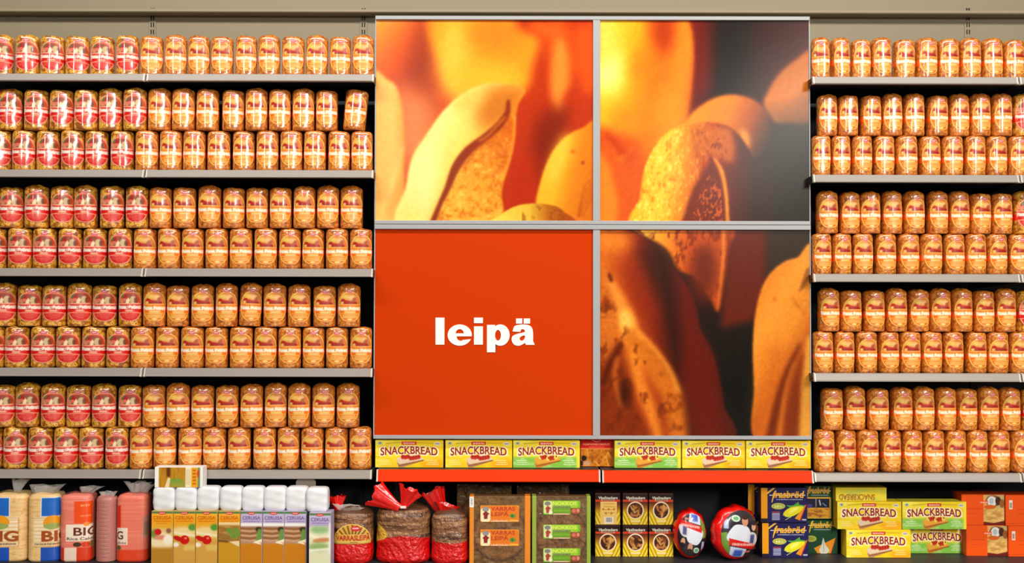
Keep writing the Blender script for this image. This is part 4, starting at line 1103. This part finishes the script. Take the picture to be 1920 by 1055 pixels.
# a carton lying across the white tops
def lying_canvas():
    c = Canvas(105, 70, 585, 255, 100, 40, (196, 140, 30))
    c.rect(105, 70, 146, 255, (250, 250, 244)); c.rect(560, 70, 585, 255, (250, 250, 250)); c.rect(535, 70, 560, 255, (120, 150, 110))
    n = c.noise(30, 200, 3, 2); mk = (c.X > 146) * (c.X < 410)
    c.put(np.clip((n - .5) * 5, 0, 1) * mk, (150, 90, 20), alpha=.8); c.rect(225, 70, 262, 160, (96, 44, 14), 6)
    for k in range(9): c.ell(260 + 16 * k, 190 + 22 * (k % 3), 26, 18, (120 + 20 * (k % 3), 160, 60), soft=4)
    c.poly([(205, 255), (240, 160), (262, 175), (250, 255)], (246, 220, 170))
    c.rect(412, 70, 470, 255, (246, 234, 196)); c.rect(470, 70, 535, 255, (244, 176, 30))
    for k in range(4): c.rect(420 + 12 * k, 90, 425 + 12 * k, 230, (220, 190, 120))
    for k in range(5): c.rect(484, 90 + 30 * k, 520, 108 + 30 * k, (206, 110, 20))
    c.ell(540, 130, 12, 36, (206, 70, 60))
    return c
zl = hc + DECK - .004 + 46 / SC
box_kind('lying', 90 / SC, 38 / SC, .055, lying_canvas(), plain('white_card', (240, 240, 236)))
put_box('lying', 'cracker_carton', 'cracker carton lying on its side on top of the white-topped cartons', 'cracker carton', 'cracker cartons with soft white tops', 335, YC + .012, zl - .003)
tab = thing('shelf_divider', 'grey rounded plastic tab standing behind the white-topped cartons', 'shelf divider', (at(573.5, 900, .0).x, .0, DECK))
def round_tab(w, h, t, r=.014):
    pts = [(-w / 2, 0), (w / 2, 0)] + [(w / 2 - r + r * math.cos(a), h - r + r * math.sin(a)) for a in np.linspace(0, math.pi / 2, 6)] + [(-w / 2 + r + r * math.cos(a), h - r + r * math.sin(a)) for a in np.linspace(math.pi / 2, math.pi, 6)]
    n = len(pts); V = [(x, 0, z) for x, z in pts] + [(x, t, z) for x, z in pts]
    F = [tuple(range(n)), tuple(range(n, 2 * n))[::-1]] + [(i, n + i, n + (i + 1) % n, (i + 1) % n) for i in range(n)]
    return mesh('plate', V, F)
link('plate', round_tab(37 / 460, at(573, 897.5, 0).z - DECK, .003), plain('grey_plastic', (150, 140, 126), .4), tab)
link('foot', box_mesh('foot', -.04, .04, -.006, .06, 0, .004, .001), plain('grey_plastic_foot', (130, 122, 112), .4), tab)

# ------------------------------------------------------------------ rice cake bags
M['film'] = new_mat('clear_film', (0.9, 0.9, 0.86, 1), .12, coat=.5)
nt, N, L, p = nodes_of(M['film']); p.inputs['Alpha'].default_value = .34
add_bump(M['film'], 60, .5, .004)
def tuft_mesh(name, h, r0, r1, lean=(0, 0), flat=.45, folds=5, seed=0, n=36, rows=9, amp=.28):
    """gathered bag end: a pleated, flaring sleeve"""
    r = random.Random(seed); ph = [r.uniform(0, 6.28) for _ in range(3)]
    V, F = [], []
    for j in range(rows):
        t = j / (rows - 1); R = r0 + (r1 - r0) * t ** 1.25
        for i in range(n):
            a = 2 * math.pi * i / n
            k = 1 + amp * t ** .6 * (math.sin(folds * a + ph[0]) + .5 * math.sin((folds * 2 + 1) * a + ph[1]))
            edge = .08 * h * t * (math.sin(3 * a + ph[2]) + .5 * math.sin(7 * a + ph[0]))
            V.append((R * k * math.cos(a) + lean[0] * t * t, R * k * math.sin(a) * flat + lean[1] * t * t, h * t + edge))
    for j in range(rows - 1):
        for i in range(n):
            F.append((j * n + i, j * n + (i + 1) % n, (j + 1) * n + (i + 1) % n, (j + 1) * n + i))
    return mesh(name, V, F, True)
def rice_canvas(kind):
    if kind == 'A':
        c = Canvas(-60, 345, 352, 1090, 100, 150, (244, 204, 140)); x = -10; tx = 75
    elif kind == 'B':
        c = Canvas(355, 345, 708, 1090, 100, 150, (244, 204, 140)); x = 520; tx = 625
    elif kind == 'C':
        c = Canvas(708, 345, 1056, 1090, 100, 150, (240, 128, 108))
    else:
        c = Canvas(1310, 345, 1695, 1090, 100, 150, (244, 124, 100))
    n = c.noise(300, 16, 5, 2); n2 = c.noise(22, 14, 9, 2)
    if kind in 'AB':
        c.put(np.clip((n - .52) * 5, 0, 1), (226, 172, 96), alpha=.5); c.put(np.clip((n2 - .6) * 5, 0, 1), (206, 150, 80), alpha=.5)
        c.rect(x - 5, 352, x + 172, 572, (226, 232, 240)); c.rect(x + 5, 358, x + 164, 566, (16, 104, 204))
        for k in range(8): c.rect(x - 60, 578 + 42 * k, x + 240, 602 + 42 * k, (252, 236, 206), 3)
        c.line([(x - 70, 590), (x + 248, 590), (x + 248, 918), (x - 70, 918)], 5, (196, 140, 80))
        c.ell(x + 90, 672, 72, 48, (160, 174, 90)); c.poly([(x + 18, 660), (x + 30, 600), (x + 70, 562), (x + 120, 562), (x + 160, 600), (x + 166, 655), (x + 90, 645)], (246, 160, 14), smooth=True)
        c.text('BIG', tx + 32, 852, 118, (168, 74, 14), 262, .035)
        c.squiggle(x + 20 if kind == 'A' else 470, 875, x + 230, 20, (120, 70, 40), 4)
        c.rect(x, 925, x + 172, 1090, (24, 84, 190))
        if kind == 'A': c.line([(318, 360), (326, 1000)], 10, (190, 140, 70), 4, .6)
    elif kind == 'C':
        c.put(np.clip((n - .52) * 5, 0, 1), (250, 160, 140), alpha=.6)
        c.rect(880, 390, 1040, 645, (250, 78, 10)); c.squiggle(930, 420, 1000, 30, (255, 170, 110), 2); c.squiggle(930, 545, 1020, 24, (255, 150, 90), 3)
        c.rect(812, 658, 1056, 852, (252, 236, 214)); c.text('BIG', 975, 785, 96, (110, 40, 22), 200, .02); c.ell(978, 655, 24, 24, (250, 150, 30))
        c.text('Rice Cakes', 940, 838, 34, (90, 40, 40), 240, .015, align='c')
        c.rect(708, 925, 1056, 1090, (226, 60, 20)); c.rect(800, 925, 900, 1090, (246, 220, 200)); c.ell(905, 890, 34, 26, (70, 50, 30)); c.ell(975, 890, 40, 30, (222, 60, 20)); c.ell(1030, 890, 20, 40, (110, 130, 50))
    else:
        c.put(np.clip((n - .52) * 5, 0, 1), (250, 150, 126), alpha=.6)
        c.rect(1345, 440, 1406, 695, (238, 40, 8)); c.rect(1352, 695, 1472, 892, (248, 226, 206)); c.text('G', 1398, 825, 94, (100, 34, 26), 66, .02); c.text('akes', 1412, 880, 30, (110, 60, 60), 92, .01)
        c.rect(1608, 560, 1680, 810, (206, 150, 130), 6); c.squiggle(1616, 580, 1670, 200, (170, 130, 110), 2); c.ell(1385, 925, 26, 24, (90, 96, 40)); c.rect(1340, 950, 1695, 1090, (236, 70, 30))
    return c
rice_body = {k: add_bump(plain('rice_cake_' + k, col, .5, coat=.5, coat_rough=.12), 90, .4, .003, (1, 1, 3)) for k, col in (('A', (236, 196, 134)), ('B', (236, 196, 134)), ('C', (236, 130, 112)), ('D', (190, 122, 112)), ('E', (240, 124, 104)))}
YR = -.03
SR = FPX / (DIST + YR)
def rice_bag(kind, px0, px1, pytop, label, tuft):
    w = (px1 - px0) / SR; h = at(150, pytop, YR).z - DECK
    s = BagShape(w, w * .9, h, 4.2 if kind != 'D' else 2.2, .007, ord(kind), .04, .006)
    c = at((px0 + px1) / 2, 980, YR + w * .42)
    rz = math.atan2(-c.x, DIST) * .2
    t = thing('rice_cake_bag', label, 'rice cakes', (c.x, YR + w * .45, DECK), 'bags of rice cakes', rz)
    link('bag_body', s.body('bag_body', 40, 14), rice_body[kind], t)
    if kind != 'D':
        link('printed_front', s.patch('printed_front', rice_canvas(kind), -1.42, 1.42, .002, h * .97, .0008), M['gloss_print'], t)
    else:                                             # a plain stack of round cakes
        ring = [(-1, 0)]
        for k in range(16):
            z0 = h * (k + .1) / 16.5
            ph = np.linspace(0, 2 * math.pi, 32, endpoint=False); V, F = [], []
            for dz, rr in ((0, .96), (.0015, 1.03), (h / 16.5 * .72, 1.03), (h / 16.5 * .86, .96)):
                V += [(w / 2 * rr * math.sin(a), -w * .45 * rr * math.cos(a), z0 + dz) for a in ph]
            for r_ in range(3):
                F += [(r_ * 32 + i, r_ * 32 + (i + 1) % 32, (r_ + 1) * 32 + (i + 1) % 32, (r_ + 1) * 32 + i) for i in range(32)]
            F += [tuple(range(32))[::-1], tuple(range(96, 128))]
            link('rice_cake', mesh('rice_cake', V, F), rice_body['D'], t)
    for args in tuft:
        o = link('film_end', tuft_mesh('film_end', **args[1]), M['film'], t, args[0])
    return t
hh = at(150, 928, YR).z - DECK
rice_bag('A', -8, 58, 928, 'cream rice cake bag with blue label, cut by left edge', [((.012, 0, hh - .004), dict(h=.06, r0=.012, r1=.03, lean=(.012, 0), seed=1))])
rice_bag('B', 59.5, 117.5, 928, 'cream rice cake bag with blue label, second from left', [((-.012, 0, hh - .008), dict(h=.038, r0=.045, r1=.064, lean=(.01, 0), seed=2, amp=.14))])
rice_bag('C', 119, 177, 929, 'pink rice cake bag with orange block and white panel', [((.03, 0, hh - .006), dict(h=.03, r0=.02, r1=.042, lean=(.02, 0), seed=3))])
rice_bag('D', 182, 219.5, 933, 'slim stack of pinkish rice cakes without print', [((.0, 0, hh - .02), dict(h=.028, r0=.02, r1=.03, seed=4))])
rice_bag('E', 224, 282, 929, 'pink rice cake bag beside the white-topped cartons', [((.0, 0, hh - .006), dict(h=.05, r0=.014, r1=.045, lean=(.008, 0), seed=7)), ((.035, 0, hh - .004), dict(h=.04, r0=.012, r1=.026, lean=(.022, 0), seed=8))])

# ------------------------------------------------------------------ dark rye bread in clear and red film
def rye_canvas(kind):
    x0, x1, y0, red = {'1': (130, 612, 545, 852), '2': (645, 1252, 510, 800), '3': (1250, 1668, 555, 832)}[kind]
    c = Canvas(x0, y0, x1, 1080, 110, 120, (134, 88, 54), ss=2)
    n = c.noise(260, 26, 7 + int(kind), 3); g = c.noise(24, 14, 3, 2)
    c.put(np.clip((n - .48) * 5, 0, 1), (176, 126, 82), alpha=.8); c.put(np.clip((.42 - n) * 6, 0, 1), (64, 34, 20), alpha=.8)
    c.put(np.clip((g - .6) * 5, 0, 1), (176, 134, 94), alpha=.5)
    wob = 18 * np.sin((c.X - x0) / 70.0)
    edge = red + wob if kind != '3' else red + 30 - np.abs(c.X - 1480) * .12
    m = boxblur((c.Y > edge).astype(float), 2)
    c.put(m, (222, 8, 4))
    if kind == '2':
        lab = c.mask_poly(spline([(640, 665), (730, 662), (790, 700), (832, 770), (800, 820), (645, 872)]))
        c.put(lab, (226, 176, 50)); c.put(lab * np.clip((c.noise(40, 60, 5, 2) - .5) * 5, 0, 1), (190, 140, 20), alpha=.8)
        c.rect(672, 678, 706, 716, (150, 60, 20)); c.line([(650, 866), (800, 820), (828, 772)], 8, (250, 210, 110)); c.squiggle(665, 740, 770, 50, (150, 80, 20), 6)
    return c
def fan_label():
    c = Canvas(222, 650, 582, 862, 76, 46, (222, 168, 56))
    for k in range(13):
        a = math.radians(-170 + k * 13.3)
        c.line([(402, 860), (402 + 240 * math.cos(a), 860 + 240 * math.sin(a))], 14, (104, 64, 14), 0)
    c.ell(402, 860, 112, 104, (226, 178, 60)); c.rect(222, 760, 582, 832, (232, 186, 70)); c.rect(222, 832, 582, 862, (226, 190, 90))
    c.ell(430, 700, 44, 28, (206, 26, 40)); c.rect(402, 690, 458, 704, (246, 200, 190))
    c.text('VARRASLEIPÄ', 408, 822, 54, (186, 24, 20), 310, .035); c.squiggle(380, 838, 450, 10, (120, 70, 20), 3)
    e = ((c.X - 402) / 180) ** 2 + ((c.Y - 862) / 212) ** 2
    c.put((e > .9).astype(float), (248, 206, 96)); c.rect(222, 852, 582, 862, (190, 140, 40))
    return c
M['red_film'] = add_bump(plain('red_film', (232, 14, 6), .3, coat=.7, coat_rough=.1), 45, .5, .004)
M['rye'] = plain('rye_side', (96, 58, 36), .5, coat=.6)
M['rye_print'] = print_mat('rye_under_film', .4, .8, .07, (55, 1.0, .012))
M['clip'] = plain('white_clip', (236, 226, 214), .4)
YB = -.05
SB = FPX / (DIST + YB)
def rye_bag(kind, px0, px1, pytop, label, tails):
    w = (px1 - px0) / SB; h = at(750, pytop, YB).z - DECK - .012
    s = BagShape(w, w * .8, h, 2.9, .02, int(kind) + 20, .10, .022)
    cx = at((px0 + px1) / 2, 980, YB + w * .4).x
    t = thing('rye_bread_bag', label, 'bread bag', (cx, YB + w * .42, DECK), 'rye breads in clear and red bags')
    link('bag_body', s.body('bag_body', 44, 16), M['rye'], t)
    link('printed_front', s.patch('printed_front', rye_canvas(kind), -1.5, 1.5, .002, h * .985, .0008), M['rye_print'], t)
    if kind == '1':
        half = lambda v: np.sqrt(np.clip(1 - (1 - v) ** 2, .0009, 1))
        link('label', s.patch('label', fan_label(), -.75, 1.02, h * .40, h * .80, .003, half), M['gloss_print'], t)
    for dx, dy, dz, ang, mat, a in tails:
        o = link('film_tail', tuft_mesh('film_tail', **a), M[mat], t, (dx, dy, h + dz))
        o.rotation_euler = (0, ang, 0)
    return t, h
b1, h1 = rye_bag('1', 622, 702, 958, 'rye bread bag with fan-shaped gold label beside the white-topped cartons', [
    (-.062, 0, -.004, -.15, 'red_film', dict(h=.062, r0=.012, r1=.034, seed=11, folds=4)), (-.02, -.03, -.004, .1, 'film', dict(h=.03, r0=.03, r1=.06, seed=12, amp=.15))])
b2, h2 = rye_bag('2', 706, 808.5, 951, 'rye bread bag with large red knotted tail, middle of three', [
    (.005, -.085, .008, .42, 'red_film', dict(h=.082, r0=.012, r1=.046, seed=13, folds=4, amp=.18)), (-.01, -.085, .008, -1.05, 'red_film', dict(h=.12, r0=.016, r1=.05, seed=14, folds=4, amp=.16))])
link('closure_clip', box_mesh('closure_clip', -.012, .012, -.012, .012, -.004, .006, .003), M['clip'], b2, (.006, -.087, h2 + .012))
b3, h3 = rye_bag('3', 809, 878.5, 960, 'rye bread bag beside the orange-edged flat pack', [
    (-.04, .03, .004, -.4, 'red_film', dict(h=.085, r0=.026, r1=.045, seed=15, folds=4, amp=.16)), (-.02, -.01, .0, .2, 'red_film', dict(h=.035, r0=.022, r1=.05, seed=16, amp=.16))])

# ------------------------------------------------------------------ flat packs of ring-shaped rye bread
def ring_canvas(dark, cx, cy, r):
    c = Canvas(0, 0, 100, 112, 96, 108, dark, ss=2)
    n = c.noise(9, 5, 3, 3)
    c.put(np.clip((n - .5) * 5, 0, 1), tuple(v * 1.35 for v in dark), alpha=.7)
    d = np.hypot(c.X - cx, c.Y - cy)
    c.put(boxblur((d < r).astype(float), 2), (126, 82, 40), alpha=.75)
    c.put(boxblur((np.abs(d - r) < 1.6).astype(float), 2), (70, 36, 14), alpha=.8)
    c.put(boxblur((np.abs(d - r * .82) < 1.2).astype(float), 2), (166, 110, 56), alpha=.5)
    c.put(boxblur((d < r * .22).astype(float), 3), (64, 48, 34), alpha=.9)
    c.put(np.clip((c.noise(5, 4, 13, 2) - .58) * 6, 0, 1), (70, 36, 16), alpha=.45)
    return c
def pack_label(kind):
    if kind == 'o':
        c = Canvas(300, 250, 1010, 545, 100, 42, (238, 130, 14)); W_ = (250, 236, 190)
        c.rrect(300, 250, 1010, 545, 50, (246, 170, 50)); c.rrect(310, 262, 1000, 535, 44, (236, 122, 10))
        c.rrect(310, 300, 485, 538, 40, W_); c.ell(400, 320, 60, 44, (150, 150, 150)); c.poly([(345, 400), (400, 350), (470, 400), (440, 420), (430, 490), (370, 490), (365, 430)], (140, 20, 24))
        c.text('VARRAS', 715, 345, 72, (196, 56, 6), 440, .03); c.text('LEIPÄ', 660, 440, 72, (190, 56, 6), 320, .03)
        c.ell(895, 435, 60, 40, (110, 150, 40)); c.ell(885, 435, 26, 22, (40, 110, 50)); c.text('LINKOSUO', 655, 535, 26, (252, 226, 214), 310, .03); c.rect(830, 505, 985, 525, (250, 206, 80))
    else:
        c = Canvas(150, 172, 845, 420, 100, 36, (120, 180, 30)); W_ = (220, 230, 160)
        c.rrect(150, 172, 805, 300, 40, (150, 206, 40)); c.rrect(160, 182, 320, 400, 36, W_); c.rect(320, 262, 660, 400, (104, 156, 20)); c.rect(320, 262, 660, 300, (150, 170, 90))
        c.ell(232, 225, 56, 36, (130, 130, 120)); c.poly([(190, 310), (235, 260), (300, 310), (265, 330), (260, 390), (210, 390), (205, 330)], (176, 60, 44)); c.ell(290, 380, 36, 30, (246, 240, 210))
        c.text('NOKKOS', 550, 250, 60, (226, 240, 90), 450, .03); c.text('VARRASLEIPÄ', 500, 298, 26, (80, 90, 50), 330, .02); c.squiggle(350, 320, 640, 46, (130, 186, 40), 3)
        c.rect(335, 395, 640, 420, (214, 150, 110)); c.squiggle(350, 398, 630, 16, (250, 226, 206), 4)
        c.put((c.X > 660) * (c.Y > 300) * 1.0, (110, 66, 30)); c.ell(750, 350, 90, 50, (176, 74, 50)); c.ell(720, 350, 34, 30, (206, 120, 90)); c.ell(800, 345, 26, 34, (220, 140, 110))
    return c
M['pack_film'] = print_mat('bread_under_film', .4, .8, .06, (26, .9, .010))
YP = -.045
SP = FPX / (DIST + YP)
fo = plain('pack_body_brown', (110, 74, 40), .4, coat=.5)
for k, dark, cxy in (('o', (112, 78, 34), (50, 62)), ('n', (98, 68, 28), (50, 64))):
    box_kind('pack' + k, 114 / SP, at(940, 930, YP).z - DECK, .05, ring_canvas(dark, cxy[0], cxy[1], 44), fo, 'bread_face', M['pack_film'], .006)
PL = {'o': pack_label('o'), 'n': pack_label('n')}
PLm = {'o': PL['o'].flat('label', 72 / SP, 30.5 / SP, -.0022), 'n': PL['n'].flat('label', 72 / SP, 26 / SP, -.0022)}
edge_m = {'o': add_bump(plain('orange_edge', (238, 140, 34), .35, coat=.5), 80, .3, .002), 'n': add_bump(plain('green_edge', (150, 176, 62), .35, coat=.5), 80, .3, .002)}
def flat_pack(k, px, Y, label, wide=1.0):
    o = put_box('pack' + k, 'flat_bread_pack', label, 'bread pack', 'flat packs of ring-shaped rye bread', px, Y, DECK, wide)
    w, h = _box['pack' + k][4], _box['pack' + k][5]
    for s_, ww in ((-1, 8.5 / SP), (1, (11 if k == 'o' else 8) / SP)):
        e = box_mesh('edge_strip', -ww / 2, ww / 2, -.004, .05, 0, h + .002, .003)
        link('edge_strip', e, edge_m[k], o, (s_ * (w / 2 - ww / 2), 0, 0))
    tops = (947, 992) if k == 'o' else (938, 983, 1027)
    for i, py in enumerate(tops):
        hgt = (30.5 if k == 'o' else 26) / SP
        z = at(px, py, Y).z - DECK - hgt
        if z > 0: link('label', PLm[k], M['gloss_print'], o, ((-.4 if k == 'o' else 1.0) / SP, 0, z))
    if k == 'o':
        cb = Canvas(0, 0, 80, 190, 8, 20, (246, 246, 240)); [cb.rect(24, 30 + 16 * q, 58, 38 + 16 * q, (90, 100, 110)) for q in range(8)]
        link('barcode', cb.flat('barcode', 8 / SP, 19 / SP, -.0046), M['card'], o, (-w / 2 + 4.3 / SP, 0, h - 20 / SP))
flat_pack('o', 937.5, YP, 'orange-edged flat pack of rye bread with two orange labels')
flat_pack('n', 1052.5, YP, 'green-edged flat pack of rye bread with green labels', .96)
ob_ = put_box('packo', 'flat_bread_pack', 'dim flat bread pack standing behind the orange-edged pack', 'bread pack', 'flat packs of ring-shaped rye bread', 908, .24, DECK, .96)
ob_ = put_box('packn', 'flat_bread_pack', 'dim flat bread pack standing behind the green-edged pack', 'bread pack', 'flat packs of ring-shaped rye bread', 1018, .24, DECK, .92)

# ------------------------------------------------------------------ round loaves in red film
def loaf_canvas():
    c = Canvas(1450, 495, 1850, 910, 96, 100, (36, 26, 36))
    c.rect(1600, 495, 1850, 600, (56, 50, 54), 10)
    c.poly([(1450, 700), (1500, 690), (1560, 880), (1480, 860)], (110, 150, 50)); c.poly([(1470, 600), (1510, 570), (1510, 660), (1470, 660)], (170, 190, 226))
    c.poly([(1500, 720), (1560, 630), (1640, 620), (1720, 650), (1740, 760), (1540, 770)], (226, 232, 246), smooth=True)
    c.poly([(1700, 760), (1720, 690), (1770, 680), (1820, 710), (1840, 800), (1720, 800)], (226, 222, 230), smooth=True)
    c.rect(1740, 700, 1790, 780, (80, 80, 140), 4)
    c.ell(1672, 585, 34, 46, (214, 150, 116)); c.ell(1672, 553, 36, 22, (60, 40, 34)); c.ell(1776, 630, 28, 38, (222, 170, 136)); c.ell(1778, 598, 34, 24, (44, 34, 40))
    c.poly([(1520, 740), (1850, 790), (1850, 840), (1530, 800)], (222, 24, 16)); c.squiggle(1560, 775, 1820, 26, (252, 216, 206), 3)
    c.poly([(1545, 810), (1720, 830), (1700, 905), (1560, 905)], (210, 220, 246)); c.rect(1590, 840, 1680, 900, (60, 90, 190), 6); c.squiggle(1690, 840, 1770, 20, (250, 150, 130), 5)
    c.ell(1578, 568, 42, 28, (222, 240, 222)); c.ell(1578, 568, 28, 17, (110, 180, 120))
    return c
def loaf_bag(px, py, rpx, Y, label, rotz, roll, flip):
    c0 = at(px, py, Y); R = rpx / (FPX / (DIST + Y)); rz_ = c0.z - DECK; D_ = .052
    t = thing('loaf_bag', label, 'bread bag', (c0.x, Y + D_, DECK), 'round loaves in red film', rotz)
    def P(a, b, k=1.0):                               # a around the rim, b from the front pole (0) to the back (pi)
        r = abs(math.sin(b)) ** .75
        rip = 1 + .03 * math.sin(9 * a + 1) * math.sin(b) ** 4 + .02 * math.sin(17 * a) * math.sin(b) ** 6
        return (R * r * rip * math.cos(a) * k, -D_ * math.copysign(abs(math.cos(b)) ** .8, math.cos(b)) * k, rz_ + rz_ * r * (rip if math.sin(a) > -.5 else 1) * math.sin(a) * k)
    V = [P(2 * math.pi * i / 48, math.pi * j / 20) for j in range(21) for i in range(48)]
    F = [(j * 48 + i, j * 48 + (i + 1) % 48, (j + 1) * 48 + (i + 1) % 48, (j + 1) * 48 + i) for j in range(20) for i in range(48)]
    link('red_bag', mesh('red_bag', V, F, True), M['red_film'], t)
    cv = loaf_canvas()
    def fn(u, v):
        x, z = (2 * u - 1), (1 - 2 * v)
        if flip: x, z = -x, -z
        ca, sa = math.cos(roll), math.sin(roll); x, z = x * ca - z * sa, x * sa + z * ca
        rr = np.clip(np.hypot(x, z), 0, .999) * .86
        y = -D_ * (1 - rr ** 2.67) ** .4 - .0022
        return x * R * .86, y, rz_ + z * rz_ * .86
    link('label', cv.mesh('label', fn, rowwidth=lambda v: np.sqrt(np.clip(1 - (2 * v - 1) ** 2, .001, 1))), M['gloss_print'], t)
loaf_bag(1296.5, 1004, 31, .012, 'red loaf bag with upside-down picture label beside the snack boxes', .1, -.12, True)
loaf_bag(1382, 1002, 49, -.005, 'red loaf bag with upright picture label of two people', .42, -.12, False)
